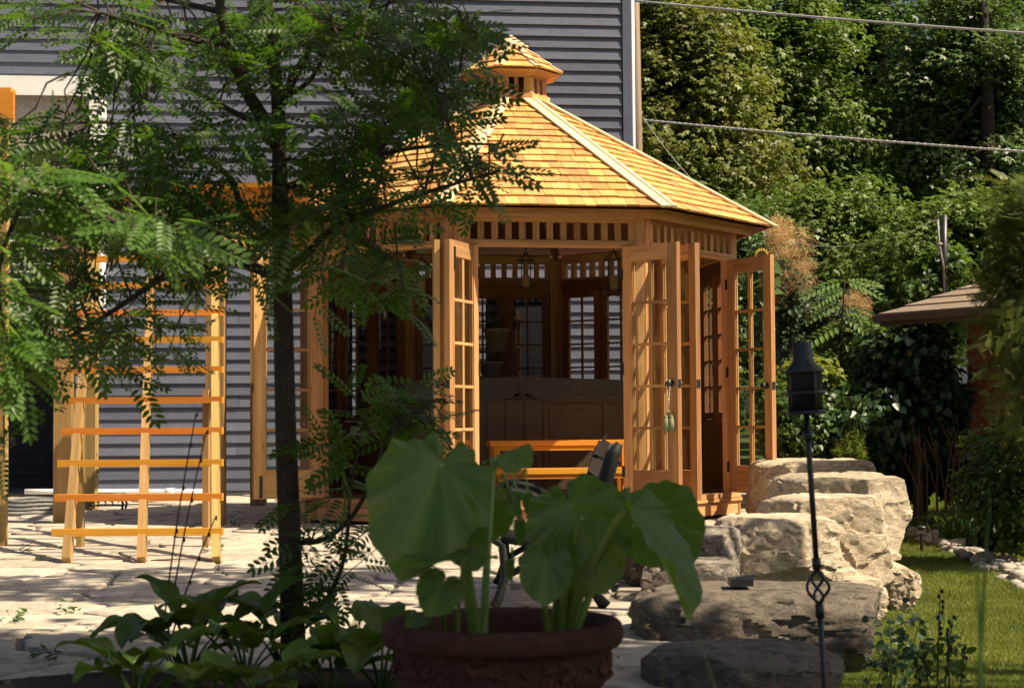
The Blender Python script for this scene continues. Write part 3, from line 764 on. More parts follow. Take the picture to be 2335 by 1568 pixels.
mb = MB(); mb.board(Vector((xl-.05, pl.y+.01, BZ1+.022))-O, Vector((xr, pr.y+.08, BZ1+.022))-O, (0, 1, 0), .16, .04); mb.build('cap_board', STAIN, pg)
mb = MB(); mb.board(Vector((xl, pl.y+.12, (BZ0+BZ1)/2-.02))-O, Vector((xr, pr.y+.19, (BZ0+BZ1)/2-.02))-O, UP, BZ1-BZ0, .045); mb.build('beam', TREATED, pg)
mb = MB(); mb.board(Vector((xl, pbk.y, BZ0+.10))-O, Vector((xr, pbk.y+.3, BZ0+.10))-O, UP, .19, .09); mb.build('beam', TREATED, pg)
for p, q in ((pl, pbk), (pr, Vector((pr.x-.12, pbk.y+.3, 0)))):
    mb = MB(); mb.board(Vector((p.x, p.y+.2, BZ0-.06))-O, Vector((q.x, q.y, BZ0-.06))-O, UP, .13, .045); mb.build('side_rail', TREATED, pg)
# second gateway post at the picture's left, with its own beam
p2 = G(4, 1245); Z2 = zat(196, p2.y)
ga = thing('arbor', 'separate arbor post with a stained crossbeam beside the pergola', 'arbor', (p2.x, p2.y, 0))
mb = MB(); mb.aabox(-.05, .03, -.04, .04, 0, Z2-.22, 'z'); mb.build('post', TREATED, ga)
mb = MB(); mb.aabox(-2.2, .075, -.06, -.012, Z2-.22, Z2-.03); mb.build('beam', STAIN, ga)
mb = MB(); mb.aabox(-2.2, .055, -.05, .09, Z2-.028, Z2); mb.build('cap_board', STAIN, ga)
mb = MB(); mb.aabox(-2.2, .05, .03, .075, Z2-.24, Z2-.05); mb.build('beam', TREATED, ga)
mb = MB(); mb.board((0, 0, Z2-.75), (-.5, 0, Z2-.26), (0, 1, 0), .07, .06); mb.build('brace', TREATED, ga)

tf = G(318, 1282); LM = 1.22
tr = thing('trellis', 'orange slatted ladder trellis leaning back from the patio to the pergola', 'trellis', (tf.x, tf.y, 0))
TO = Vector((tf.x, tf.y, 0))
def lean(py):
    d = ray(1167, py); k = d.z/d.y   # z-EYE = k*Y ; Y = Y0+LM*z
    z = (EYE + k*tf.y)/(1 - k*LM); return tf.y+LM*z, z
ln = Vector((0, LM, 1)).normalized(); lnn = Vector((0, -1, LM)).normalized()
ys = [1207, 1128, 1050, 977, 907, 838, 770, 708, 646, 585, 527]
xls = [119, 126, 133, 141, 148, 157, 165, 172, 178, 184, 190]
for py, xp in zip(ys, xls):
    Y, z = lean(py); a = W(xp, py, Y); b = W(508, py, Y)
    zc_ = z
    mb = MB(); mb.board(Vector((a.x, Y, zc_))-TO, Vector((b.x, Y, zc_))-TO, UP, .046, .05); mb.build('slat', STAIN, tr)
top = lean(505)
for x0 in (150, 318, 487):
    f0 = G(x0, 1282); Yt, zt2 = top
    xt = W({150: 214, 318: 345, 487: 487}[x0], 505, Yt).x
    mb = MB(); a = Vector((f0.x, tf.y+.055, 0)); b = Vector((xt, Yt+.055, zt2))
    # foot is plumb at the ground, rail leans
    mb.board(a-TO, b-TO, lnn, .085, .05); mb.build('rail', TREATED, tr)
bl = G(183, 1246); mb = MB(); q = bl-TO; hz_ = max(.3, (bl.y-tf.y)/LM-.05); mb.aabox(q.x-.02, q.x+.02, q.y-.045, q.y+.045, 0, hz_, 'z'); mb.build('leg', TREATED, tr)
q = G(470, 1246)-TO; mb = MB(); mb.aabox(q.x-.02, q.x+.02, q.y-.045, q.y+.045, 0, hz_, 'z'); mb.build('leg', TREATED, tr)

# ornate iron stand and hose by the wall
io = thing('iron_stand', 'small ornate black iron stand behind the leaning trellis', 'stand', G(243, 1160))
mb = MB()
for x in (-.17, .17):
    for y in (-.08, .08): mb.tube([(x, y, 0), (x*1.08, y, .05), (x*.92, y, .12), (x, y, .15)], .012, 6)
for z in (.04, .10, .15): mb.tube([(-.17, -.08, z), (.17, -.08, z)], .010, 6); mb.tube([(-.17, .08, z), (.17, .08, z)], .010, 6)
for x in (-.1, -.03, .04, .11): mb.tube([(x+math.cos(a*.7)*.03, -.085, .07+math.sin(a*.7)*.03) for a in range(9)], .007, 5)
mb.build('frame', BLACK, io, True)
mb = MB(); mb.tube([(-.12, 0, .15), (-.13, 0, .4), (-.10, 0, .46), (-.12, 0, .52)], .012, 6); mb.blob((-.12, 0, .54), .02, .02, .03); mb.tube([(-.12+math.cos(a*.6)*.035, 0, .36+math.sin(a*.6)*.04) for a in range(10)], .008, 5); mb.build('finial', BLACK, io, True)
HOSE = plain('grey_hose', (.17, .17, .16), .6, .3)
hc = G(75, 1170)
mb = MB()
for lay in range(4):
    mb.tube([(hc.x+math.cos(a/24*6.283)*(.36-.03*lay), hc.y+math.sin(a/24*6.283)*(.42-.03*lay), .02+.036*lay+.006*math.sin(a)) for a in range(25)], .017, 7)
tag(mb.build('garden_hose', HOSE, None, True), 'grey garden hose coiled flat on the shaded flagstones', 'hose')

# ------------------------------------------------------------------ ground, patio, lawn
EDGE = [(2.0, .6), (4.0, .7), (5.5, .85), (7.0, .95), (8.0, 1.05), (9.0, 1.25), (10.0, 1.6), (11.5, 2.0), (13.0, 2.4), (14.5, 2.7), (17, 2.8), (21, 3.0), (30, 3.0)]
def edge_x(y):
    return float(np.interp(y, [e[0] for e in EDGE], [e[1] for e in EDGE]))
def lawn_z(y): return float(np.interp(y, [-5, 11, 20, 27, 45], [-.36, -.36, -.22, -.05, .5]))
def ground_z(x, y):
    ex_ = edge_x(y); 
    t_ = min(1, max(0, (x-ex_-.05)/.35)); t_ = t_*t_*(3-2*t_)
    n_ = noise.noise(Vector((x*.35, y*.35, 0)))*.04
    return (1-t_)*(-.05) + t_*(lawn_z(y)+n_)
t = NT('lawn_soil'); t.princ(.95, .1); n1 = t.noise(t.obj(), 2.5, 5, .6); n2 = t.noise(t.obj(), 40, 3)
c = t.ramp(n1.outputs[0], [(.3, (.035, .055, .015)), (.6, (.055, .085, .02)), (.8, (.08, .10, .03))]).outputs[0]
t.l(t.mix(c, (.05, .04, .022), t.math('MULTIPLY', n2.outputs[0], .6)), t.p.inputs['Base Color']); t.bump(n2.outputs[0], .6, .03); LAWNSOIL = t.m
xs = np.concatenate([[-300, -120, -50, -25, -14], np.arange(-9, 0, 1.0), np.arange(0, 9, .2), np.arange(9, 20, 1), [26, 40, 70, 130, 300]])
ysg = np.concatenate([[-60, -20, -8, -3], np.arange(0, 26, .25), np.arange(26, 50, 2), [60, 90, 150, 300, 600]])
V = np.array([[x, y, ground_z(x, y)] for y in ysg for x in xs]); nx = len(xs)
F = np.array([[j*nx+i, j*nx+i+1, (j+1)*nx+i+1, (j+1)*nx+i] for j in range(len(ysg)-1) for i in range(nx-1)])
link(tag(bpy.data.objects.new('ground', np_mesh('ground', V, F, LAWNSOIL, True)), kind='structure'))
# patio bed of stone dust
ed = [(edge_x(y)+.02, y) for y in np.arange(-2, 21.2, .5)]
mb = MB(); mb.extrude([(-12, -2, -.07)] + [(x, y, -.07) for x, y in ed] + [(-12, ed[-1][1], -.07)], (0, 0, .055))
patio = tag(mb.build('patio', SAND), kind='structure')
# flagstones: clipped Voronoi cells
rng = np.random.default_rng(5)
seeds = []
gy = 2.6
while gy < 21:
    half = .31*gy + .5; gx = -min(half, 6.8)
    st = .46 + rng.random()*.12
    while gx < edge_x(gy)+.4:
        seeds.append((gx + rng.uniform(-.24, .24), gy + rng.uniform(-.19, .19))); gx += rng.uniform(.5, .86)
    gy += st
seeds = np.array(seeds)
def clip(poly, a, b, c):     # keep a*x+b*y<=c
    out = []
    for i in range(len(poly)):
        p, q = poly[i], poly[(i+1) % len(poly)]; dp, dq = a*p[0]+b*p[1]-c, a*q[0]+b*q[1]-c
        if dp <= 0: out.append(p)
        if dp*dq < 0: s_ = dp/(dp-dq); out.append((p[0]+(q[0]-p[0])*s_, p[1]+(q[1]-p[1])*s_))
    return out
stones = []
for i, s in enumerate(seeds):
    poly = [(s[0]-1, s[1]-1), (s[0]+1, s[1]-1), (s[0]+1, s[1]+1), (s[0]-1, s[1]+1)]
    dd = np.linalg.norm(seeds-s, axis=1)
    for j in np.argsort(dd)[1:18]:
        if dd[j] > 1.9: break
        q = seeds[j]; mx_, my_ = (s+q)/2; a, b = q-s; poly = clip(poly, a, b, a*mx_+b*my_ - dd[j]*.013)
        if not poly: break
    ya, yb = s[1]-.5, s[1]+.5; xa, xb2 = edge_x(ya), edge_x(yb); poly = clip(poly, 1.0, -(xb2-xa), xa-(xb2-xa)*ya)
    if len(poly) < 3: continue
    cx, cy = np.mean([p[0] for p in poly]), np.mean([p[1] for p in poly])
    if cx > edge_x(cy) - .05 or abs(cx) > .36*cy+1.0 or (math.hypot(cx-GC[0], cy-GC[1]) < 1.55): continue
    stones.append((cx, cy, poly))
def stone_mesh(mb, cx, cy, poly):
    pts = []
    for i in range(len(poly)):
        p, q = poly[i], poly[(i+1) % len(poly)]; L_ = math.hypot(q[0]-p[0], q[1]-p[1])
        if L_ < .03: continue
        k = max(1, int(L_/.10))
        for j in range(k):
            a = j/k; x, y = p[0]+(q[0]-p[0])*a, p[1]+(q[1]-p[1])*a
            nz = noise.noise(Vector((x*9, y*9, 3.1)))*.02; dx, dy = cx-x, cy-y; dl = math.hypot(dx, dy) or 1
            if j == 0: nz += .005
            pts.append((x+dx/dl*(nz+.004), y+dy/dl*(nz+.004)))
    n_ = len(pts); h = random.uniform(-.006, .010); tx, ty = random.uniform(-.012, .012), random.uniform(-.014, .014)
    def zz(x, y): return h + tx*(x-cx) + ty*(y-cy) + noise.noise(Vector((x*2.3, y*2.3, 0)))*.006
    rings = []
    for sc, dz in ((1.0, -.05), (1.0, -.010), (.985, -.001), (.93, .0), (.55, .0)):
        rings.append([(cx+(x-cx)*sc, cy+(y-cy)*sc, (zz(cx+(x-cx)*sc, cy+(y-cy)*sc)+dz) if dz > -.04 else -.05) for x, y in pts])
    b = len(mb.v)
    for r_ in rings: mb.v += r_
    for r_ in range(len(rings)-1):
        for i in range(n_):
            j = (i+1) % n_; mb.f.append((b+r_*n_+i, b+r_*n_+j, b+(r_+1)*n_+j, b+(r_+1)*n_+i)); mb.uv += [(0, 0)]*4
    e = b+(len(rings)-1)*n_; mb.f.append(tuple(e+i for i in range(n_))); mb.uv += [(0, 0)]*n_
stones.sort(key=lambda s: s[1])
rest = MB()
for i, s in enumerate(stones):
    if i < 298:
        mb = MB(); stone_mesh(mb, *s); mb.build('flagstone', FLAG, patio, True)
    else: stone_mesh(rest, *s)
if rest.v: rest.build('far_flagstones', FLAG, patio, True, kind='stuff')
# ------------------------------------------------------------------ boulders
def boulder(px0, px1, py0, py1, Y, depth, label, mat, seed, rot=0.0, z0=None, cuts=12, group=None, sq=6.0, amp=.06, cat='boulder', name='boulder'):
    a, b = W(px0, py1, Y), W(px1, py0, Y); w, h = b.x-a.x, b.z-a.z
    if z0 is not None: a.z = z0; h = b.z-z0
    cx, cz = (a.x+b.x)/2, (a.z+b.z)/2
    rg = random.Random(seed); n = 46; Vs = {}; verts = []; faces = []
    def vid(i, j, k):
        key = (i, j, k)
        if key not in Vs:
            u = Vector((2*i/n-1, 2*j/n-1, 2*k/n-1)); l = (abs(u.x)**sq+abs(u.y)**sq+abs(u.z)**sq)**(1/sq)
            Vs[key] = len(verts); verts.append(u/l)
        return Vs[key]
    for ax in range(3):
        for sgn in (0, n):
            for i in range(n):
                for j in range(n):
                    def mk(a_, b_):
                        c_ = [0, 0, 0]; c_[ax] = sgn; c_[(ax+1) % 3] = a_; c_[(ax+2) % 3] = b_; return vid(*c_)
                    q = (mk(i, j), mk(i+1, j), mk(i+1, j+1), mk(i, j+1)); faces.append(q if sgn else q[::-1])
    planes = []
    for i in range(cuts):
        nn = Vector((rg.gauss(0, 1), -abs(rg.gauss(0, 1)) if i % 2 else rg.gauss(0, 1), rg.gauss(0, .6))).normalized()
        lim = abs(nn.x)+abs(nn.y)+abs(nn.z); planes.append((nn, lim*rg.uniform(.62, .86)))
    sd_ = Vector((seed*7.3, seed*3.1, 0)); out = []; m_ = min(w, h*1.5, depth); fz = rg.uniform(2.2, 3.6)/max(h, .2)
    for p in verts:
        for nn, dd in planes:
            e = p.dot(nn)-dd
            if e > 0: p = p - nn*e
        q = Vector((p.x*w/2, p.y*depth/2, p.z*h/2)); nv = Vector((p.x, p.y, p.z*.8)).normalized(); topf = max(0, min(1, (p.z-.72)*5))
        big = noise.fractal(q*(1.7/m_)+sd_, .9, 2.1, 3)
        def facet(f, k):
            qq = Vector((q.x, q.y, q.z*1.5))*(f/m_) + sd_*1.7; qq = qq + noise.noise_vector(qq*1.3)*.25
            dist, pts = noise.voronoi(qq); c_ = pts[0]; h_ = noise.noise_vector(c_*7.7+Vector((k, 0, 0)))
            return (qq-c_).dot(h_)*1.3 + h_.z*.35
        fine = noise.fractal(q*(15/m_)+sd_, 1.0, 2.2, 3)
        d_ = (big*.6 + facet(2.6, 1)*1.15 + facet(6.5, 5)*.55 + fine*.16)*amp*m_*(1-.6*topf)
        out.append(q + nv*d_)
    Mr = Matrix.Rotation(rot, 3, 'Z'); V = np.array([Mr @ p for p in out]); V[:, 2] = np.maximum(V[:, 2], -h/2-.01)
    me = np_mesh(name, V, np.array(faces), mat, True)
    try: me.set_sharp_from_angle(angle=R(30))
    except Exception: pass
    o = link(bpy.data.objects.new(name, me)); o.location = (cx, Y+depth/2*.85, cz)
    return tag(o, label, cat, group)
GRP = 'limestone boulders of the retaining wall'
boulder(1742, 2020, 1050, 1215, 14.0, 1.2, 'long pale boulder behind the right gazebo door, farthest of the wall', LIME, 1, R(4), None, 12, GRP, amp=.05)
boulder(1815, 2082, 1084, 1300, 10.9, 1.2, 'broad sunlit boulder at the lawn corner of the stone wall', LIME, 2, R(6), None, 10, GRP, amp=.05)
boulder(1787, 2030, 1132, 1348, 9.5, .8, 'large square boulder with a flat ledge above the overhanging gap', LIME, 3, R(14), None, 10, GRP, amp=.055)
boulder(1655, 1918, 1180, 1358, 8.75, .6, 'long pale boulder face beside the gazebo base', LIME, 4, R(5), -.06, 9, GRP, amp=.05)
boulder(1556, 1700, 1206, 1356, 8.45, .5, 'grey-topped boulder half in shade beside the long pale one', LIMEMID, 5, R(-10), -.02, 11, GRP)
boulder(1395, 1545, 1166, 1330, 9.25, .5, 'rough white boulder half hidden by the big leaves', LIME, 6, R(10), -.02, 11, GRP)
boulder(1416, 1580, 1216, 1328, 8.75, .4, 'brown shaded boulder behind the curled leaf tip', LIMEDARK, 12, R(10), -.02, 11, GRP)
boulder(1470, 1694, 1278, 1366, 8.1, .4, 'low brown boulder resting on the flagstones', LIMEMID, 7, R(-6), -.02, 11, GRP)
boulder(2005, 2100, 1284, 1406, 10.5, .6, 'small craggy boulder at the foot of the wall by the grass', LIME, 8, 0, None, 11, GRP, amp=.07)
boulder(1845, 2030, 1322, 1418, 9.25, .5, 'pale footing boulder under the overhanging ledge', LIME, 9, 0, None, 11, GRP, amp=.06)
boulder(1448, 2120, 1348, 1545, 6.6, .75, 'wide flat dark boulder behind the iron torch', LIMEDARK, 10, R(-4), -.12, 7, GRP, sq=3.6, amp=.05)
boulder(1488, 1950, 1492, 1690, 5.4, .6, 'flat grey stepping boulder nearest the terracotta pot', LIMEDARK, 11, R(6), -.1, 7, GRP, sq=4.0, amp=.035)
boulder(2195, 2300, 1240, 1300, 15.6, .35, 'slanted grey rock lying among the white pebbles', LIMEDARK, 13, R(-12), None, 9, None, amp=.08, cat='rock', name='rock')
# small black bracket lying on the wide boulder
bk = W(1688, 1350, 6.8); bk.z = .219
o = MB(); o.aabox(-.045, .045, -.05, .05, -.016, .014); o.box((.02, -.02, .018), Vector((.9, .2, .1)).normalized(), Vector((-.2, .9, 0)).normalized(), UP, .035, .012, .006)
o = o.build('metal_bracket', BLACK); o.location = bk; tag(o, 'small black metal bracket lying on the wide dark boulder', 'bracket')

# ------------------------------------------------------------------ iron garden bench, seen along its length
def bench():
    ny, fy = 7.85, 8.95
    xf, xb_ = W(1137, 1375, ny).x, W(1345, 1390, ny).x
    zs_ = zat(1212, ny); za_ = zat(1130, ny); ztp = zat(1012, ny)
    t = thing('garden_bench', 'black cast iron bench with wooden slats seen end-on behind the pot', 'bench', ((xf+xb_)/2, (ny+fy)/2, 0))
    O_ = Vector(((xf+xb_)/2, (ny+fy)/2, 0)); xt = W(1412, 1012, ny).x
    def frame(Y):
        f = MB()
        def tb(pts, r, fl=1.6): f.tube([Vector((p[0], Y, p[1]))-O_ for p in pts], r, 8, True, fl, (0, 1, 0))
        tb([(xf-.02, .01), (xf+.0, .05), (xf+.03, .15), (xf+.02, zs_-.06), (xf-.05, zs_-.01), (xf-.07, zs_+.05), (xf-.04, zs_+.09), (xf+.03, zs_+.10)], [.026, .022, .02, .022, .024, .022, .02, .016])
        tb([(xb_+.07, .01), (xb_+.03, .06), (xb_-.02, .2), (xb_-.01, zs_-.02), (xb_+.03, zs_+.1)], [.03, .022, .022, .026, .026])
        tb([(xb_+.0, zs_-.02), (xb_+.05, zs_+.15), (xt-.03, ztp-.05), (xt, ztp)], [.034, .038, .034, .018])
        tb([(xf+.02, zs_-.03), ((xf+xb_)/2, zs_-.06), (xb_, zs_-.02)], .02)
        tb([(xf-.0, za_), (xf-.03, za_-.02), (xf-.02, za_-.05), (xf+.01, za_-.04)], .018)
        tb([(xf-.0, za_), (xf+.06, za_+.02), (xf+.16, za_), (xf+.26, za_-.05), (xb_+.06, za_-.06)], [.022, .02, .02, .022, .024])
        tb([(xf+.04, zs_+.08), (xf+.09, za_-.08), (xf+.08, za_-.02)], .014)
        tb([(xf+.02, .14), ((xf+xb_)/2, .24), (xb_-.02, .16)], .016)
        for i, s in enumerate((.25, .5, .75)):
            cx_, cz_ = xb_+.03+(xt-xb_-.03)*s, zs_+.08+(ztp-zs_-.1)*s
            tb([(cx_+.03*math.cos(a*.8)*(1-a*.08), cz_+.03*math.sin(a*.8)*(1-a*.08)) for a in range(9)], .006, 3.2)
        f.blob(Vector((xf-.005, Y, za_-.03))-O_, .03, .022, .03, 12, 8)
        return f.build('end_frame', IRONGREEN, t, True)
    frame(ny); frame(fy)
    SL = wood('weathered_slat', (.34, .27, .20), (.22, .17, .12))
    for i in range(5):
        x = xf+.05+(xb_-xf-.08)*i/4; z = zs_-.03-.02*math.sin(i/4*3.14)
        m_ = MB(); m_.board(Vector((x, ny+.01, z+.022))-O_, Vector((x, fy-.01, z+.022))-O_, (1, 0, 0), .075, .024); m_.build('seat_slat', SL, t)
    for i in range(4):
        s = .25+.22*i; x = xb_+.0+(xt-xb_)*s-.03; z = zs_+(ztp-zs_)*s
        m_ = MB(); m_.board(Vector((x, ny+.01, z))-O_, Vector((x, fy-.01, z))-O_, Vector((xt-xb_, 0, ztp-zs_)), .075, .024); m_.build('back_slat', SL, t)
bench()

# ------------------------------------------------------------------ terracotta pot
PY = 4.0; pc = W(1146, 1415, PY); PRIM = pc.z+.004; PR = (W(1421, 1415, PY).x - W(871, 1415, PY).x)/2
pot = thing('terracotta_pot', 'large weathered terracotta pot with beaded relief bands', 'flower pot', (pc.x, pc.y, 0))
H = PRIM; r = PR
mb = MB(); mb.lathe([(0, .0), (r*.55, 0), (r*.58, .02), (r*.66, H*.30), (r*.78, H*.58), (r*.86, H*.66), (r*.885, H*.68), (r*.875, H*.70), (r*.90, H*.86), (r*.925, H*.88), (r*.97, H-.055),
    (r*.995, H-.042), (r, H-.026), (r*.985, H-.008), (r*.955, H), (r*.905, H), (r*.87, H-.012), (r*.83, H-.05), (r*.80, H-.12), (0, H-.12)], 96)
mb.build('pot_body', TERRA, pot, True)
for zz_, rr, nb in ((H*.69, r*.885, 88), (H*.875, r*.925, 92)):
    mb = MB()
    for i in range(nb):
        a = i/nb*6.283; mb.blob((math.cos(a)*rr, math.sin(a)*rr, zz_), .008, .008, .007, 6, 4)
    mb.build('bead_band', TERRA, pot, True, kind='stuff')
rg = random.Random(4)
for i in range(9):
    a0 = i/9*6.283-.35
    mb = MB()
    for j in range(7):
        aa = a0+rg.uniform(-.13, .13); zz_ = H*.77+rg.uniform(-.016, .016); rr = r*.888
        Mm = Matrix.Rotation(aa, 3, 'Z') @ Matrix.Rotation(rg.uniform(-1.2, 1.2), 3, 'X')
        mb.blob((math.cos(aa)*rr, math.sin(aa)*rr, zz_), .008, .026, .010, 8, 5, Mm)
    mb.tube([(math.cos(a0+q*.05)*r*.89, math.sin(a0+q*.05)*r*.89, H*.77+.012*math.sin(q*1.3)) for q in range(9)], .005, 5)
    mb.build('leaf_relief', TERRA, pot, True)
mb = MB(); mb.lathe([(0, H-.085), (r*.79, H-.082), (r*.82, H-.09)], 40); mb.build('potting_soil', SOIL, pot, True)

# ------------------------------------------------------------------ patio torch
def torch():
    Y = 5.0; tp = W(1827, 780, Y); bt = W(1885, 1640, Y); bt.z = 0 if bt.z > 0 else bt.z
    gzz = -.15; d = (bt-tp).normalized()
    t = thing('garden_torch', 'black iron garden torch leaning in front of the boulders', 'torch', tuple(tp))
    # build along local -z then tilt
    Lt = (bt-tp).length+.1
    def ly(py): return (W(1850, py, Y).z - tp.z)*1.0
    t.rotation_euler = (-d).to_track_quat('Z', 'X').to_euler()
    m_ = MB(); m_.lathe([(0, 0), (.026, 0), (.028, -.004), (.030, -.05), (.034, -.06), (.05, -.075), (.051, -.085), (0, -.085)], 24); m_.build('lid', BLACK, t, True)
    m_ = MB(); m_.lathe([(.044, -.085), (.047, -.205), (0, -.206)], 24); m_.build('canister', plain('dark_canister', (.014, .015, .016), .5, .25, 0, 20, .4), t, True)
    for z in (-.085, -.148, -.205):
        m_ = MB(); m_.tube([(math.cos(a/24*6.283)*.053, math.sin(a/24*6.283)*.053, z) for a in range(25)], .0065, 8, False); m_.build('band', BLACK, t, True)
    m_ = MB()
    for i in range(4): a = i*1.571+.4; m_.tube([(math.cos(a)*.055, math.sin(a)*.055, -.085), (math.cos(a)*.055, math.sin(a)*.055, -.205)], .004, 6)
    m_.build('strap', BLACK, t, True)
    m_ = MB(); m_.tube([(-.02, 0, -.005), (-.062, 0, -.005), (-.066, 0, -.03), (-.066, 0, -.08), (-.055, 0, -.09)], .003, 6); m_.tube([(-.05, 0, -.21), (0, 0, -.265)], .003, 6); m_.build('lid_hook', BLACK, t, True)
    m_ = MB(); m_.tube([(0, 0, -.205), (0, 0, -.645)], .0085, 10); m_.tube([(0, 0, -.26), (0, 0, -.285)], .014, 10)
    m_.tube([(0, 0, -.628), (0, 0, -.66)], .013, 10)
    for i in range(4):
        pts = []
        for j in range(15):
            s = j/14; a = i*1.571+s*2.6; rr = .032*math.sin(s*math.pi)**.8; pts.append((math.cos(a)*rr, math.sin(a)*rr, -.66-.10*s))
        m_.tube(pts, .0045, 7)
    m_.tube([(0, 0, -.76), (0, 0, -.80)], .013, 10); m_.tube([(0, 0, -.78), (0, 0, -Lt-.05)], .0085, 10); m_.build('pole', BLACK, t, True)
torch()
# solar path light
sp = G(2101, 1262, lawn_z(15))
so = thing('path_light', 'small black solar path light by the white pebbles', 'light', tuple(sp))
mb = MB(); mb.tube([(0, 0, 0), (0, 0, .17)], .014, 8); mb.build('stake', BLACK, so)
mb = MB(); mb.lathe([(.02, .17), (.034, .21), (.034, .215)], 14); mb.build('lens', GLASS, so, True)
mb = MB(); mb.lathe([(0, .215), (.045, .215), (.05, .225), (.03, .24), (0, .243)], 16); mb.build('cap', BLACK, so, True)
# ------------------------------------------------------------------ leaf templates
def leaflet(x, y, ang, L_, w, z=0.0, fold=.25):
    ca, sa = math.cos(ang), math.sin(ang); out = []
    for a, b, c in ((0, 0, 0), (.38, .5, 1), (.75, .38, .8), (1, 0, 0), (.75, -.38, .8), (.38, -.5, 1)):
        px, py = a*L_, b*w; out.append((x+px*ca-py*sa, y+px*sa+py*ca, z+fold*w*.5*c*abs(b)*2 - .12*L_*a*a))
    return out
def compound(pairs=9, leaf=.20, wid=.085, droop=.22):
    V, F = [], []
    for i in range(pairs):
        x = .14 + .82*i/(pairs-1); s = 1-.25*abs(i/(pairs-1)-.45); z = -droop*x*x
        for sg in (-1, 1):
            b = len(V); V += leaflet(x+(.02 if sg > 0 else 0), sg*.012, sg*(1.15-.35*i/pairs), leaf*s, wid*s, z)
            F += [(b, b+3, b+2, b+1), (b, b+5, b+4, b+3)]
    b = len(V); V += leaflet(.97, 0, 0, leaf*.9, wid*.9, -droop); F += [(b, b+3, b+2, b+1), (b, b+5, b+4, b+3)]
    b = len(V); V += [(0, -.006, 0), (0, .006, 0), (.5, .004, -droop*.25), (.5, -.004, -droop*.25)]; F += [(b, b+1, b+2, b+3)]
    b = len(V); V += [(.5, -.004, -droop*.25), (.5, .004, -droop*.25), (1, .002, -droop), (1, -.002, -droop)]; F += [(b, b+1, b+2, b+3)]
    return np.array(V), np.array(F)
CL = [compound(8, .23, .10, .15), compound(9, .21, .09, .35), compound(7, .24, .105, .05)]
SIMPLE = (np.array(leaflet(0, 0, 0, 1, .55)), np.array([(0, 3, 2, 1), (0, 5, 4, 3)]))
def maple():
    pts = [(0, 0), (.12, -.32), (.05, -.52), (.38, -.36), (.58, -.46), (.60, -.2), (1, 0), (.60, .2), (.58, .46), (.38, .36), (.05, .52), (.12, .32)]
    V = [(.3, 0, .03)] + [(a, b, -.10*(a*a+b*b)) for a, b in pts]; n_ = len(pts)
    F = [(0, i+1, (i+1) % n_+1, (i+2) % n_+1) for i in range(0, n_, 2)]
    return np.array(V), np.array(F)
MAPLE = maple()
def tri():
    V, F = [], []
    for a, L_ in ((0, 1.0), (.95, .8), (-.95, .8)):
        b = len(V); ca, sa = math.cos(a), math.sin(a)
        for p, q, z in ((0, 0, 0), (.5*L_, -.3*L_, .06), (L_, 0, -.1), (.5*L_, .3*L_, .06)): V.append((p*ca-q*sa, p*sa+q*ca, z-.1*abs(sa)))
        F.append((b, b+1, b+2, b+3))
    return np.array(V), np.array(F)
TRI = tri()
HEART = (np.array([(0, 0, 0), (.12, .42, .06), (.55, .34, .03), (1, 0, -.12), (.55, -.34, .03), (.12, -.42, .06)]), np.array([(0, 3, 2, 1), (0, 5, 4, 3)]))
NEEDLE = (np.array([(0, -.05, 0), (1, -.02, -.08), (1, .02, -.08), (0, .05, 0)]), np.array([(0, 1, 2, 3)]))
def spray():      # flat conifer spray
    V, F = [], []
    for i in range(7):
        x = i/7
        for sg in (-1, 1):
            b = len(V); L_ = .42*(1-x*.6); a = sg*.75; ca, sa = math.cos(a), math.sin(a)
            for p, q in ((0, -.03), (L_, -.018), (L_, .018), (0, .03)): V.append((x+p*ca-q*sa, p*sa+q*ca, -.06*x-.1*p))
            F.append((b, b+1, b+2, b+3))
    b = len(V); V += [(0, -.03, 0), (1.1, -.01, -.1), (1.1, .01, -.1), (0, .03, 0)]; F.append((b, b+1, b+2, b+3))
    return np.array(V), np.array(F)
SPRAY = spray()

def crown_leaves(rng, centers, radii, per, tmpl, size, up=.7, out=None, droop=.5, flat=.6):
    """leaves gathered in clumps; returns V,F"""
    centers = np.asarray(centers); n = len(centers); idx = np.repeat(np.arange(n), per)
    off = rng.normal(size=(len(idx), 3)); off = nrmz(off)*(rng.random((len(idx), 1))**.45); off[:, 2] *= flat
    rad = np.asarray(radii)[idx][:, None]; pos = centers[idx] + off*rad
    o = nrmz(off + 1e-6); 
    if out is not None: o = nrmz(o*.6 + nrmz(centers-out)[idx]*.7)
    nor = nrmz(np.array([0, 0, up])[None] + o*.55 + rng.normal(size=pos.shape)*.35)
    dirv = o + rng.normal(size=pos.shape)*.35; dirv[:, 2] -= droop
    sz = size*rng.uniform(.65, 1.25, len(idx))
    return scatter(tmpl[0], tmpl[1], pos, nor, dirv, sz)
def clump_points(rng, c, r, n, shell=.55, bottom=-1.0, hole=.0):
    P = []
    while len(P) < n:
        d = nrmz(rng.normal(size=3)); rr = (shell + (1-shell)*rng.random()); p = d*rr
        if p[2] < bottom: continue
        q = np.array(c) + p*np.array(r)
        nz = noise.noise(Vector(q*1.1)); 
        if nz < -hole and hole > 0: continue
        q = q + d*np.array(r)*.18*noise.noise(Vector(q*.7+9))
        P.append(q)
    return np.array(P)
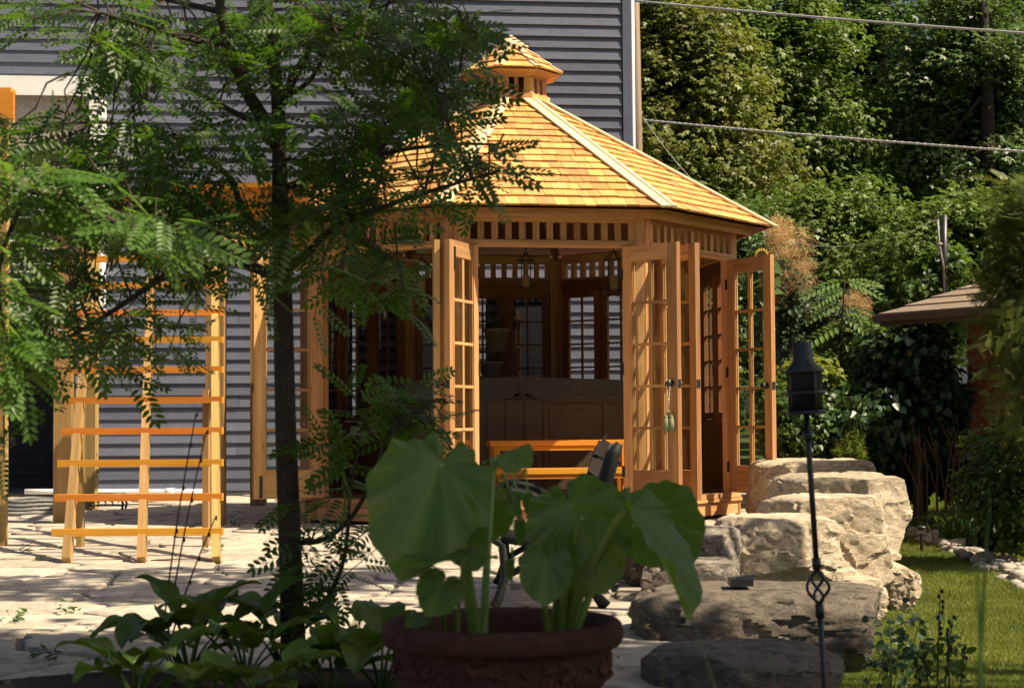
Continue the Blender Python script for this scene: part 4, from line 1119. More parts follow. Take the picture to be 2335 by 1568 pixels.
def limbs(mb, base, top, r0, targets, rg, n=7):
    """tapered trunk from base to top plus limbs reaching the given targets"""
    base, top = Vector(base), Vector(top); pts, rad = [], []
    bend = Vector((rg.uniform(-.3, .3), rg.uniform(-.3, .3), 0))*(top-base).length*.08
    for i in range(9):
        s = i/8; pts.append(base.lerp(top, s) + bend*math.sin(s*3.1)); rad.append(r0*(1-.72*s)*(1.25 if i == 0 else 1))
    mb.tube(pts, rad, n)
    for t_ in targets:
        t_ = Vector(t_); s = rg.uniform(.35, .95); i = int(s*8); p0 = pts[i]; r_ = rad[i]*.5
        m_ = p0.lerp(t_, .45) + Vector((rg.uniform(-.15, .15), rg.uniform(-.15, .15), .12))*(t_-p0).length*.6
        mb.tube([p0, p0.lerp(m_, .5), m_, m_.lerp(t_, .55), t_], [r_, r_*.8, r_*.6, r_*.4, r_*.12], 5, False)
def tree(name, label, base, top, r0, blobs, nclump, per, tmpl, size, mat, seed, group=None, bark=None, crad=.45, hole=0.0, cat='tree', up=.7, droop=.5, shell=.45, nl=16):
    rng = np.random.default_rng(seed); rg = random.Random(seed)
    t = thing(name, label, cat, base, 0, group); B = Vector(base)
    P = []; tot = sum(b[3]*b[4]*b[5] for b in blobs)
    for b in blobs:
        k = max(3, int(nclump*b[3]*b[4]*b[5]/tot)); P.append(clump_points(rng, b[:3], b[3:6], k, shell, -1, hole))
    P = np.concatenate(P); cen = np.mean([b[:3] for b in blobs], axis=0)
    rad = crad*rng.uniform(.6, 1.3, len(P))
    V, F = crown_leaves(rng, P, rad, per, tmpl, size, up, cen, droop)
    mb = MB(); tg = [P[i] - np.array(B) for i in rng.choice(len(P), min(nl, len(P)), replace=False)]
    limbs(mb, (0, 0, 0), Vector(top)-B, r0, tg, rg); mb.build('trunk', bark or BARKFAR, t, True)
    link(bpy.data.objects.new('crown', np_mesh('crown', V-np.array(B), F, mat)), t)
    return t

FOREST1 = leafmat('maple_leaf', (.095, .145, .026), (.155, .215, .046), (.16, .28, .02), .36, .5, .35, .4)
FOREST2 = leafmat('dark_forest_leaf', (.070, .120, .028), (.115, .175, .042), (.10, .2, .02), .3, .45, .45, .4)
FOREST3 = leafmat('olive_forest_leaf', (.120, .145, .022), (.175, .195, .042), (.25, .3, .03), .36, .5, .35, .35)
LOCUST = leafmat('locust_leaf', (.025, .058, .005), (.048, .098, .010), (.20, .42, .02), .40, .42, .45, .25)
# ------------------------------------------------------------------ background woodland, each tree on its own
def bt(px, Y, z=None): 
    p = W(px, 1000, Y); return (p.x, Y, lawn_z(Y)-.05 if z is None else z)
woods = [  # px, Y, crown px-centre list (px,py,rx_m,ry_m,rz_m), material, label
 (1560, 27, [(1540, 250, 1.5, 1.3, 1.9), (1640, 480, 1.6, 1.3, 1.6), (1500, 60, 1.2, 1.2, 1.3)], FOREST3, 'olive leafed tree just right of the house corner', 620),
 (1800, 30, [(1740, 130, 1.8, 1.4, 1.7), (1830, 380, 1.7, 1.4, 1.7), (1700, 330, 1.2, 1.2, 1.2)], FOREST1, 'bright green maple in the woodland above the gazebo eave', 620),
 (2010, 33, [(2010, 120, 1.9, 1.5, 1.9), (1960, 400, 1.9, 1.5, 1.6), (2080, 560, 1.5, 1.3, 1.2)], FOREST2, 'dark green maple deep in the woodland', 620),
 (2215, 29, [(2240, 180, 1.6, 1.4, 2.0), (2290, 420, 1.4, 1.3, 1.5), (2150, 330, 1.0, 1.0, 1.2)], FOREST2, 'tall tree with dark trunk at the wood edge behind the garage', 560),
 (1900, 25, [(1890, 560, 1.5, 1.0, .9), (1790, 640, 1.0, .9, .8), (1990, 620, 1.0, .9, .8)], FOREST1, 'low spreading maple bough behind the smoke bush', 420),
 (1650, 24, [(1600, 640, 1.1, 1.0, 1.3), (1680, 780, 1.1, 1.0, 1.2)], FOREST2, 'shaded sapling behind the gazebo roof edge', 300),
 (2120, 24, [(2090, 660, 1.1, .9, 1.0), (2180, 560, .9, .8, .9)], FOREST1, 'pale green young maple behind the garage roof', 300),
 (2330, 36, [(2300, 100, 2.2, 1.5, 2.6), (2330, 450, 1.8, 1.4, 2.0)], FOREST1, 'tall maple at the far end of the woodland', 420),
 (1660, 38, [(1650, 120, 2.4, 1.5, 2.6), (1720, 500, 2.4, 1.5, 2.2)], FOREST2, 'far dark tree filling the gap behind the olive one', 420),
 (1950, 42, [(1920, 200, 2.8, 1.6, 3.0), (1960, 620, 2.8, 1.6, 2.4)], FOREST2, 'farthest dark tree in the middle of the woodland', 420),
]
for i, (px, Y, bl_, mt, lb, nc) in enumerate(woods):
    b = []
    for (cx, cy, rx, ry, rz) in bl_:
        p = W(cx, cy, Y); b.append((p.x, Y+(.8 if i in (3, 2) else 0), p.z, rx, ry, rz))
    zt_m = max(q[2]+q[5]*.6 for q in b); top = W(px+random.uniform(-20, 20), -80, Y); top.z = min(top.z, zt_m) if Y < 26 else top.z
    tree('woodland_tree', lb, bt(px, Y), tuple(top), .17 if i != 3 else .24, b, int(nc*(1.35 if Y < 35 else .7)), 50, TRI, .098*(Y/30)**.7, mt, 100+i, 'trees of the woodland', crad=.40, hole=.22, up=.55, droop=.7, shell=.25)
# far woodland mass that closes the view
rng = np.random.default_rng(77)
P = np.stack([rng.uniform(-2, 26, 700), rng.uniform(46, 56, 700), rng.uniform(0, 13, 700)], 1)
P = P[[noise.noise(Vector(p*.35)) > -.05 for p in P]]
V, F = crown_leaves(rng, P, rng.uniform(.6, 1.2, len(P)), 34, TRI, .26, .6)
link(tag(bpy.data.objects.new('distant_woodland', np_mesh('distant_woodland', V, F, FOREST2)), 'far woodland closing the view behind the trees', 'woodland', kind='stuff'))

# ------------------------------------------------------------------ shade trees behind and to the right of the camera
SHADE = leafmat('shade_tree_leaf', (.03, .07, .012), (.05, .10, .02), (.2, .35, .03), .3)
tree('shade_tree', 'tall broad tree outside the right edge shading the foreground', (4.6, 2.2, -.6), (4.2, 3.0, 5.5), .2,
     [(3.15, 4.3, 5.1, 1.4, 1.5, .7), (4.5, 3.6, 5.3, 1.6, 1.7, .8), (3.5, 2.4, 5.0, 1.8, 1.5, .7), (1.9, 5.25, 5.0, 1.15, .75, .45)], 330, 40, MAPLE, .16, SHADE, 300, 'shade trees', crad=.45, hole=0)

tree('shade_tree', 'thin high tree outside the right edge dappling the middle of the patio', (6.6, 6.2, -.4), (5.4, 7.0, 6.0), .14,
     [(2.5, 7.8, 6.2, 2.0, 1.1, .5)], 50, 30, MAPLE, .15, SHADE, 301, 'shade trees', crad=.34, hole=0)
# ------------------------------------------------------------------ locust tree in front
TY = G(668, 1540).y
def tp(px, py, dy=0.0): return W(px, py, TY+dy)
branches = [
 ([(670, 1545, 0), (663, 1300, 0), (652, 1000, 0), (645, 700, 0), (641, 560, 0), (638, 430, 0), (636, 300, 0), (630, 190, .02), (612, 60, .05), (604, -60, .1), (610, -160, .1)], 30, 10),
 ([(632, 330, 0), (590, 255, -.05), (552, 190, -.1), (520, 100, -.1), (500, 0, -.12), (495, -120, -.1)], 19, 9),
 ([(642, 235, 0), (680, 160, .1), (712, 105, .15), (770, 70, .25), (860, 20, .3), (960, -20, .35)], 13, 3),
 ([(642, 225, 0), (700, 190, -.1), (738, 130, -.15), (760, 60, -.2)], 8, 3),
 ([(643, 640, 0), (590, 615, -.1), (470, 575, -.3), (350, 540, -.5), (200, 480, -.7), (60, 430, -.8), (-60, 400, -.9)], 14, 3),
 ([(640, 540, 0), (585, 520, .1), (550, 470, .2), (515, 395, .25), (400, 330, .4), (250, 280, .5), (90, 290, .6)], 12, 3),
 ([(646, 620, 0), (700, 578, -.1), (760, 520, -.2), (880, 470, -.35), (1000, 430, -.45), (1140, 390, -.5)], 12, 3),
 ([(640, 430, 0), (740, 400, .15), (880, 350, .3), (1020, 330, .4), (1130, 330, .4)], 10, 3),
 ([(470, 575, -.3), (360, 640, -.3), (240, 720, -.25), (120, 790, -.2), (20, 850, -.2)], 9, 3),
 ([(636, 300, 0), (560, 270, .2), (430, 200, .35), (300, 120, .45), (200, 60, .5)], 10, 3),
 ([(690, 1235, 0), (740, 1228, -.03), (800, 1180, -.05), (850, 1090, -.08), (885, 990, -.1), (960, 930, -.12)], 8, 3),
 ([(697, 1395, 0), (740, 1372, -.03), (785, 1270, -.06), (800, 1110, -.08), (830, 960, -.1)], 8, 3),
 ([(520, 100, -.1), (430, 90, -.2), (330, 60, -.3), (230, 30, -.3)], 8, 3),
 ([(510, 30, -.1), (380, 0, .1), (220, -20, .2), (40, -30, .3)], 8, 3),
 ([(860, 350, .3), (930, 250, .1), (1000, 160, 0), (1060, 60, 0)], 8, 3),
 ([(760, 520, -.2), (840, 560, .1), (920, 600, .2)], 7, 3),
]
loc = thing('locust_tree', 'slender locust tree with feathery compound leaves in front of the gazebo', 'tree', tuple(G(670, 1545)))
LO = np.array(G(670, 1545)); mb = MB(); bpts = []
def smooth_path(pp, k=4):
    out = []; P_ = [Vector(p) for p in pp]
    for i in range(len(P_)-1):
        p0, p1, p2, p3 = P_[max(i-1, 0)], P_[i], P_[i+1], P_[min(i+2, len(P_)-1)]
        for j in range(k):
            s = j/k; out.append(.5*((2*p1) + (p2-p0)*s + (2*p0-5*p1+4*p2-p3)*s*s + (3*p1-p0-3*p2+p3)*s**3))
    return out + [P_[-1]]
for pp, r0, r1 in branches:
    path = smooth_path([tp(*q) for q in pp]); n_ = len(path); k = TY/FPX
    rad = [(r0+(r1-r0)*(i/(n_-1))**.8)*k for i in range(n_)]
    if r0 == 30: rad[0] *= 1.35; rad[1] *= 1.12
    mb.tube([p-Vector(LO) for p in path], rad, 12 if r0 > 15 else 7)
    bpts += [np.array(p) for p in path[2:]] if r0 != 30 else [np.array(p) for p in path[16:]]
mb.build('trunk', BARK, loc, True)
bpts = np.array(bpts)
ell = [(450, 90, 250, 95, 50), (660, 70, 220, 90, 42), (900, 60, 200, 75, 42), (1010, 160, 95, 130, 30), (840, 210, 150, 120, 34), (950, 230, 110, 80, 16), (300, 140, 90, 60, 14), (260, 60, 110, 60, 16), (60, 20, 90, 25, 7),
 (540, 330, 110, 60, 12), (740, 350, 110, 100, 24), (850, 400, 110, 90, 20), (1060, 350, 90, 50, 11), (1120, 380, 50, 50, 6), (780, 470, 110, 80, 18), (980, 430, 60, 60, 5),
 (110, 330, 140, 80, 26), (300, 330, 130, 75, 24), (80, 420, 130, 70, 26), (300, 440, 160, 80, 34), (480, 430, 130, 80, 24), (520, 520, 120, 60, 20), (700, 520, 90, 60, 14), (880, 560, 120, 90, 20), (880, 650, 50, 50, 7), (760, 620, 60, 40, 6),
 (110, 580, 130, 70, 20), (280, 590, 150, 50, 18), (420, 630, 90, 60, 11), (310, 710, 120, 70, 17), (150, 720, 140, 80, 22), (50, 800, 80, 60, 14), (390, 780, 50, 40, 7), (250, 800, 70, 50, 12), (560, 600, 70, 40, 8), (5, 640, 30, 200, 8), (10, 980, 20, 60, 2),
 (850, 940, 100, 50, 10), (985, 975, 80, 35, 9), (800, 1030, 70, 60, 8), (880, 895, 60, 25, 4), (760, 1140, 60, 70, 7), (760, 1260, 90, 60, 10), (740, 1340, 70, 50, 6)]
rng = np.random.default_rng(11)
pos, nor, dr_, sz, var = [], [], [], [], []; tw = MB()
for (cx, cy, rx, ry, n_) in ell:
    for i in range(max(2, int(n_*(.60 if cy < 350 else .50 if cy < 880 else .55)))):
        a = rng.random()*6.283; q = rng.random()**.5; px, py = cx+rx*q*math.cos(a), cy+ry*q*math.sin(a)
        low = cy > 880
        dy = rng.uniform(-.12, .08) if low else rng.uniform(-.55, .55)
        p = np.array(tp(px, py, dy)); j = np.argmin(((bpts-p)**2).sum(1) + rng.random(len(bpts))*.01); b = bpts[j]
        v = p-b; L_ = np.linalg.norm(v); v = v/max(L_, 1e-6)
        d = nrmz(v*.7 + rng.normal(size=3)*.4 + np.array([0, 0, -.15])); tl = rng.uniform(.12, .24)
        s0 = p - d*tl*.5; e0 = p + d*tl*.5; e0[2] -= .02
        if L_ > .32: b = s0 - v*.2 + rng.normal(size=3)*.03
        mid = (b+s0)/2 + np.array([0, 0, .03])*min(L_, .3) + rng.normal(size=3)*.012
        tw.tube([Vector(b-LO), Vector(mid-LO), Vector(s0-LO), Vector(e0-LO)], [.0042, .0034, .0026, .0012], 4, False)
        nl = int(rng.integers(4, 7))
        for q in range(nl):
            s = (q+.6)/nl; c = s0+(e0-s0)*s; side = 1 if q % 2 else -1
            sv = np.cross(d, [0, 0, 1]); sv = sv/max(np.linalg.norm(sv), 1e-6)*side
            dv = d*(.55 if q < nl-1 else 1.6) + sv*.9 + rng.normal(size=3)*.25; dv[2] -= rng.uniform(.0, .55)
            pos.append(c); dr_.append(dv); nor.append(np.array([0, 0, .8]) + rng.normal(size=3)*.45 + np.array([.15, -.25, 0])); sz.append(rng.uniform(.12, .18)); var.append(rng.integers(0, 3))
tw.build('twigs', BARK, loc, False, kind='stuff')
pos, nor, dr_, sz, var = map(np.array, (pos, nor, dr_, sz, var)); VV, FF, b0 = [], [], 0
for k in range(3):
    s = var == k; V, F = scatter(CL[k][0], CL[k][1], pos[s]-LO, nor[s], dr_[s], sz[s]); VV.append(V); FF.append(F+b0); b0 += len(V)
link(bpy.data.objects.new('crown', np_mesh('crown', np.concatenate(VV), np.concatenate(FF), LOCUST)), loc)

# nearer locust spray catching the sun at the left edge
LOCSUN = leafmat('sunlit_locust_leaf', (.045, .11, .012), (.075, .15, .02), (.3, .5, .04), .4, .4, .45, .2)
mb = MB(); pos, nor, dr_, sz = [], [], [], []
for pth in ([(640, 560, TY), (420, 520, 5.4), (200, 470, 4.9), (60, 440, 4.8), (-60, 430, 4.75)], [(420, 520, 5.4), (380, 525, 5.0), (330, 510, 4.7), (430, 545, 4.5)], [(200, 470, 4.9), (120, 395, 4.75), (30, 385, 4.7)], [(60, 440, 4.8), (0, 600, 4.7), (10, 760, 4.65), (40, 830, 4.65)]):
    path = smooth_path([W(x, y, Y_) for x, y, Y_ in pth], 5); mb.tube([p-Vector(LO) for p in path], [.008*(1-.8*i/len(path)) for i in range(len(path))], 5)
    for i, p in enumerate(path[3:]):
        if p.y > 5.15: continue
        for q in range(3):
            pos.append(np.array(p)+rng.normal(size=3)*.025); dv = rng.normal(size=3)*.6 + np.array([.6, -.3, -.25]); dr_.append(dv); nor.append(np.array([.35, -.25, .8])+rng.normal(size=3)*.3); sz.append(rng.uniform(.12, .18))
mb.build('low_branch', BARK, loc, True)
V, F = scatter(CL[0][0], CL[0][1], np.array(pos)-LO, nor, dr_, sz); o = link(bpy.data.objects.new('low_branch_foliage', np_mesh('low_branch_foliage', V, F, LOCSUN)), loc); o['label'] = 'brighter sunlit leaves on the low left branch'

# ------------------------------------------------------------------ garden bed with hostas
bc = G(560, 1640); mb = MB(); N_ = 48; out = []
cxb, cyb = G(520, 1600).x, G(520, 1600).y-.15; rxb, ryb = .95, .62
rings = []
for rr, zz_ in ((1.0, -.02), (.97, .030), (.6, .05), (0.01, .06)):
    rings.append([(cxb+math.cos(a/N_*6.283)*rxb*rr, cyb+math.sin(a/N_*6.283)*ryb*rr, zz_+noise.noise(Vector((a*.9, rr*9, 0)))*.012) for a in range(N_)])
for r_ in rings: mb.v += r_
for i in range(3):
    for k in range(N_): k2 = (k+1) % N_; mb.f.append((i*N_+k, i*N_+k2, (i+1)*N_+k2, (i+1)*N_+k)); mb.uv += [(0, 0)]*4
tag(mb.build('flower_bed', SOIL, None, True), kind='structure')
mb = MB(); mb.tube([(cxb+math.cos(a/N_*6.283)*rxb*1.01, cyb+math.sin(a/N_*6.283)*ryb*1.01, .02) for a in range(N_+1)], .022, 6, False, .35)
tag(mb.build('bed_edging', plain('black_edging', (.02, .02, .022), .6), None, True), 'black plastic edging strip curving around the hosta bed', 'edging')
t = NT('hosta_leaf'); 
HOSTA = leafmat('hosta_leaf_green', (.052, .105, .012), (.098, .165, .025), (.25, .42, .03), .33, .38, .45, .25)
def hosta_mesh(seed):
    rg = random.Random(seed); nu, nv = 14, 8; V, F, UV = [], [], []
    Lp, Lb, wd = rg.uniform(.13, .2), rg.uniform(.15, .2), rg.uniform(.052, .07); arch = rg.uniform(.6, 1.15)
    px, pz = 0, 0; ang = R(rg.uniform(60, 78)); path = [(0, 0)]
    for i in range(10): px += math.cos(ang)*Lp/10; pz += math.sin(ang)*Lp/10; ang -= .05; path.append((px, pz))
    m_ = MB(); m_.tube([(a, 0, b) for a, b in path], [.006-.003*i/10 for i in range(11)], 6)
    vb = len(m_.v); a0 = ang; rip = rg.random()*6
    for i in range(nu+1):
        s = i/nu; w = wd*(math.sin(math.pi*min(1, s*.93+.06)**.72))**.9 if s < 1 else 0.002
        if i: px += math.cos(a0)*Lb/nu; pz += math.sin(a0)*Lb/nu
        a0 -= arch*1.9/nu*(.4+s)
        for j in range(nv+1):
            q = 2*j/nv-1; fold = abs(q)*w*.38; nx_, nz_ = -math.sin(a0), math.cos(a0)
            rp = math.sin(s*13+rip+q*2)*.006*abs(q)**2 + math.cos(q*14)*.0013
            m_.v.append((px+nx_*(fold+rp), q*w, pz+nz_*(fold+rp)))
    for i in range(nu):
        for j in range(nv):
            m_.f.append((vb+i*(nv+1)+j, vb+(i+1)*(nv+1)+j, vb+(i+1)*(nv+1)+j+1, vb+i*(nv+1)+j+1)); m_.uv += [(0, .7)]*4
    return m_.mesh('leaf', HOSTA, True)
hm_ = [hosta_mesh(i) for i in range(7)]
hp = [(430, 1535, 'hosta with tallest upright leaves in the middle of the bed', 1.25, 13), (310, 1600, 'hosta at the left end of the bed', 1.0, 11), (560, 1545, 'hosta standing left of the locust trunk', 1.15, 12), (600, 1625, 'pale-leaved hosta at the front of the bed before the trunk', .9, 11),
      (640, 1515, 'hosta behind the foot of the locust trunk', 1.1, 10), (760, 1590, 'hosta right of the locust trunk', 1.0, 12), (870, 1580, 'hosta pressed against the terracotta pot', 1.1, 12), (480, 1640, 'low hosta at the bottom of the bed', .85, 10), (810, 1510, 'small hosta behind the trunk shoots', .8, 8)]
for i, (px, py, lb, s, n_) in enumerate(hp):
    p = G(px, py, .04); t_ = thing('hosta', lb, 'plant', tuple(p), 0, 'hostas in the bed'); rg = random.Random(60+i)
    for j in range(n_):
        a = j/n_*6.283+rg.uniform(-.3, .3); s2 = s*.88*rg.uniform(.75, 1.1)
        inst('leaf', hm_[rg.randrange(7)], t_, (math.cos(a)*.012, math.sin(a)*.012, 0), (0, R(rg.uniform(-18, 16)), a), (s2, s2, s2))
mb = MB()
for x0, y0, x1, y1, c in ((378, 1440, 447, 940, 10), (385, 1440, 460, 960, 4), (392, 1440, 478, 1165, 6)):
    pass
ds = thing('dry_flower_stalks', 'three thin dry flower stalks rising from the hosta bed', 'stalks', tuple(G(420, 1535, .04)))
DS = np.array(G(420, 1535, .04)); DRY = plain('dry_stem', (.10, .06, .03), .8, .1)
for x0, x1, y1 in ((373, 446, 945), (382, 470, 985), (390, 490, 1180)):
    a, b = W(x0, 1470, 5.75), W(x1, y1, 5.6); mb = MB(); pth = smooth_path([Vector(DS)+Vector((0, 0, .0)), a, a.lerp(b, .5)+Vector((-.012, 0, 0)), b], 6)
    mb.tube([p-Vector(DS) for p in pth], [.0045*(1-.6*i/len(pth)) for i in range(len(pth))], 5)
    for i in range(len(pth)-7, len(pth), 2): mb.blob(pth[i]-Vector(DS)+Vector((.004, 0, 0)), .004, .004, .009, 6, 4)
    mb.build('stem', DRY, ds, True)

# ------------------------------------------------------------------ elephant ear plant in the pot
t = NT('elephant_ear_leaf'); p = t.princ(.34, .5)
uvn = t.uv(); sep = t.n('SeparateXYZ'); t.l(uvn, sep.inputs[0])       # u: angle 0..1 (0.5 = tip), v: radius
ab = t.math('ABSOLUTE', t.math('SUBTRACT', sep.outputs[0], .5))
vs = t.n('TexWave', wave_type='BANDS', bands_direction='X', wave_profile='SIN'); cmb = t.n('CombineXYZ')
t.l(t.math('MULTIPLY', t.math('POWER', t.math('ADD', ab, .001), .8), 1.0), cmb.inputs[0]); t.l(cmb.outputs[0], vs.inputs['Vector']); vs.inputs['Scale'].default_value = 5.2; vs.inputs['Phase Offset'].default_value = 1.57
vv = t.ramp(vs.outputs['Fac'], [(.86, (0, 0, 0)), (1, (1, 1, 1))]).outputs[0]
ctr = t.ramp(sep.outputs[1], [(.0, (1, 1, 1)), (.16, (.25, .25, .25)), (.5, (0, 0, 0))]).outputs[0]
mid = t.ramp(ab, [(.0, (1, 1, 1)), (.012, (.8, .8, .8)), (.03, (0, 0, 0))]).outputs[0]
n1 = t.noise(uvn, 7, 4); base = t.mix((.044, .110, .017), (.085, .165, .024), n1.outputs[0])
edge = t.ramp(sep.outputs[1], [(.6, (0, 0, 0)), (1, (1, 1, 1))]).outputs[0]  # rim colour brightened to paint in light glowing through the leaf edge
n3 = t.noise(uvn, 3.5, 3); base = t.mix(base, (.11, .17, .02), t.math('MULTIPLY', edge, t.math('MULTIPLY', n3.outputs[0], 1.1)))
f_ = t.math('MAXIMUM', t.math('MULTIPLY', vv, .2), t.math('MAXIMUM', t.math('MULTIPLY', ctr, .7), t.math('MULTIPLY', mid, .6)))
col = t.mix(base, (.17, .26, .05), f_); t.l(col, p.inputs['Base Color'])
t.bump(t.math('SUBTRACT', 1.0, t.math('MULTIPLY', vv, 1.0)), .25, .006)
trn = t.n('BsdfTranslucent'); t.l(t.mix(col, (.22, .42, .03), .5), trn.inputs['Color']); mx = t.n('MixShader'); mx.inputs[0].default_value = .46
t.l(p.outputs[0], mx.inputs[1]); t.l(trn.outputs[0], mx.inputs[2]); t.l(mx.outputs[0], t.out.inputs['Surface']); EAR = t.m
STALK = leafmat('elephant_ear_stalk', (.17, .26, .05), (.21, .30, .06), (.3, .4, .05), .15, .35, .5, .15)
ee = thing('elephant_ear_plant', 'elephant ear plant with huge heart-shaped leaves in the terracotta pot', 'plant', (pc.x, pc.y, H-.083))
EO = Vector((pc.x, pc.y, H-.083))
ANG = [0, 12, 30, 50, 70, 90, 115, 140, 158, 170, 177, 180]; RAD = [1.0, .93, .80, .68, .61, .57, .50, .43, .37, .28, .14, .05]
def ear(attach, tip, nhint, width=1.0, fold=.15, cup=.10, wave=.03, seed=0, back=1.0):
    A, T_ = Vector(attach), Vector(tip); L_ = (T_-A).length; x = (T_-A).normalized(); z = Vector(nhint); z = (z-x*z.dot(x)).normalized(); y = z.cross(x)
    m_ = MB(); na, nr = 72, 9; rg = random.Random(seed); ph_a = rg.random()*6
    for i in range(na+1):
        th = -180+360*i/na; r_ = np.interp(abs(th), ANG, RAD)*L_*(1+.03*math.sin(R(th)*9+ph_a)*min(1, abs(th)/40)+.018*math.sin(R(th)*19+ph_a*3)*min(1, abs(th)/30))*(1-(1-back)*min(1, max(0, (abs(th)-50)/70)))
        for j in range(nr+1):
            q = j/nr; lx = math.cos(R(th))*r_*q; ly = math.sin(R(th))*r_*q*width
            rr = math.hypot(lx, ly)/L_
            lz = abs(ly)*fold*2 - cup*L_*rr*rr*1.2 + wave*L_*q*q*math.sin(R(th)*6+ph_a) + wave*.8*L_*q**3*math.sin(R(th)*13+ph_a*2) + .006*L_*q*math.cos(abs(R(th))**.8*14)
            m_.v.append(tuple(A + x*lx + y*ly + z*lz - EO))
    UVl = [(i/na, j/nr) for i in range(na+1) for j in range(nr+1)]
    for i in range(na):
        for j in range(nr):
            f4 = (i*(nr+1)+j, i*(nr+1)+j+1, (i+1)*(nr+1)+j+1, (i+1)*(nr+1)+j); m_.f.append(f4); m_.uv += [UVl[k] for k in f4]
    return m_.build('leaf', EAR, ee, True)
def stalk(base, attach, r0, r1, bend=(0, 0, .05)):
    a, b = Vector(base), Vector(attach); m1 = a.lerp(b, .5)+Vector(bend); pth = smooth_path([a, a.lerp(m1, .55)+Vector((0, 0, .012)), m1, m1.lerp(b, .6)+Vector(bend)*.35, b], 4)
    m_ = MB(); n_ = len(pth); m_.tube([q-EO for q in pth], [r0+(r1-r0)*(i/(n_-1))**.7 for i in range(n_)], 9); m_.build('stalk', STALK, ee, True)
ZS = H-.085
def pb_(px, dy=0): v = W(px, 1440, PY+dy); v.z = ZS; return v
earl = [ # attach(px,py,Y), tip, normal, width, fold, cup, wave, stalk base px, r0
 ((1003, 1057, 3.86), (914, 1280, 3.70), (.16, -.62, .76), .96, .08, .20, .05, 1088, .019, .68),
 ((1300, 1150, 3.90), (1380, 1350, 3.84), (-.15, -.86, .30), 1.0, .28, .16, .06, 1262, .018, .72),
 ((1432, 1160, 3.74), (1606, 1392, 3.74), (.80, -.42, .55), .70, .22, .10, .035, 1275, .019, .45),
 ((1478, 1170, 4.02), (1574, 1300, 4.06), (-.2, -.85, -.1), 1.1, .0, .1, .04, 1290, .012),
 ((1128, 1042, 4.15), (1206, 1002, 4.22), (.1, -.22, .97), .95, -.25, .1, .03, 1098, .013, .6),
 ((1052, 1212, 3.95), (1086, 1298, 3.90), (-.3, -.75, .6), 1.0, .14, .1, .05, 1095, .010),
 ((1108, 1148, 4.15), (1124, 1240, 4.18), (.2, -.85, -.3), 1.2, .05, .1, .04, 1105, .009),
 ((1246, 1276, 3.80), (1238, 1374, 3.74), (.1, -.8, .5), 1.0, .05, .15, .04, 1250, .010),
 ((1300, 1290, 3.95), (1322, 1372, 3.95), (.1, -.9, .1), 1.0, .05, .1, .03, 1270, .007),
 ((1010, 1330, 3.82), (974, 1402, 3.80), (.0, -.9, .2), 1.2, .05, .1, .03, 1015, .008),
 ((1062, 1272, 3.80), (916, 1285, 3.70), (-.1, -.18, .97), .9, .1, .05, .02, 1040, .007),
 ((960, 1408, 3.86), (925, 1424, 3.83), (.0, -.5, .8), 1.1, .05, .1, .03, 985, .004),
]
for i, (a, tp_, nh, wd, fo, cu, wv, bpx, r0, *bk_f) in enumerate(earl):
    A_ = W(*a); ear(A_, W(*tp_), nh, wd, fo, cu, wv, i, bk_f[0] if bk_f else 1.0); stalk(pb_(bpx, random.uniform(-.05, .05)), A_, r0, r0*.42, (random.uniform(-.015, .015), 0, .03))
stalk(pb_(1270), W(1328, 1180, 3.82), .012, .005)
# wilted hanging leaves
for i, (x0, y0, x1, y1, ln_) in enumerate(((1140, 1092, 1160, 1140, 30), (1150, 1090, 1182, 1165, 48), (1190, 1080, 1204, 1160, 40), (1170, 1160, 1185, 1225, 45), (1200, 1180, 1235, 1245, 50), (1215, 1175, 1262, 1240, 50), (1165, 1260, 1170, 1310, 40))):
    A_ = W(x0, y0, 4.0); B_ = W(x1, y1-ln_*.6, 3.98); m_ = MB(); pk = W((x0+x1)/2, y0-12, 3.99)
    pth = smooth_path([W(1130, 1150, 4.0) if i < 3 else A_, A_, pk, B_], 4); m_.tube([q-EO for q in pth], .0022, 5); m_.build('stalk', STALK, ee, True)
    ear(B_, W(x1+random.uniform(-6, 6), y1+ln_*.4, 3.96), (random.uniform(-.6, .6), -.8, .1), .55, .5, .1, .03, 40+i)

# ------------------------------------------------------------------ brick garage at the right
A = W(2010, 728, 17.0); EV = Vector((.55, -.835, 0)); NV = Vector((.835, .55, 0)); ga_z = lawn_z(17)-.05; ZE = A.z-ga_z
gar = thing('garage', 'low brick garage with brown hipped roof beyond the lawn', 'garage', (A.x, A.y, ga_z), math.atan2(EV.y, EV.x))
# local: x along the eave, y away from the viewer
ASPH = stone('brown_asphalt_shingle', (.29, .22, .165), (.22, .165, .125), (.12, .09, .07), 5, .5, .95, .5, False)
BROWN = plain('brown_gutter', (.075, .055, .042), .5, .3)
BRICKM = stone('red_brick', (.20, .075, .035), (.155, .055, .026), (.08, .035, .02), 5, .4, .9, .4, False)
nrow = 13
for i in range(nrow):
    y0, y1 = i*.2, (i+1)*.2+.03; z0, z1 = ZE+.04+.40*y0, ZE+.04+.40*y1; m_ = MB()
    x0a, x0b = .8*y0-.05, .8*y1-.05
    m_.face([(x0a, y0, z0+.02), (6, y0, z0+.02), (6, y1, z1+.004), (x0b, y1, z1+.004)]); m_.face([(x0a, y0, z0), (6, y0, z0), (6, y0, z0+.02), (x0a, y0, z0+.02)])
    m_.build('shingle_course', ASPH, gar)
m_ = MB(); m_.face([(-.05, 0, ZE+.045), (2.05, 2.6, ZE+1.085), (2.05, 2.62, ZE+1.08), (-2.0+2, 4.6, ZE+.04)]); m_.face([(-.02, 0.02, ZE), (0, 4.6, ZE), (6, 4.6, ZE), (6, .02, ZE)]); m_.build('roof_end', ASPH, gar)
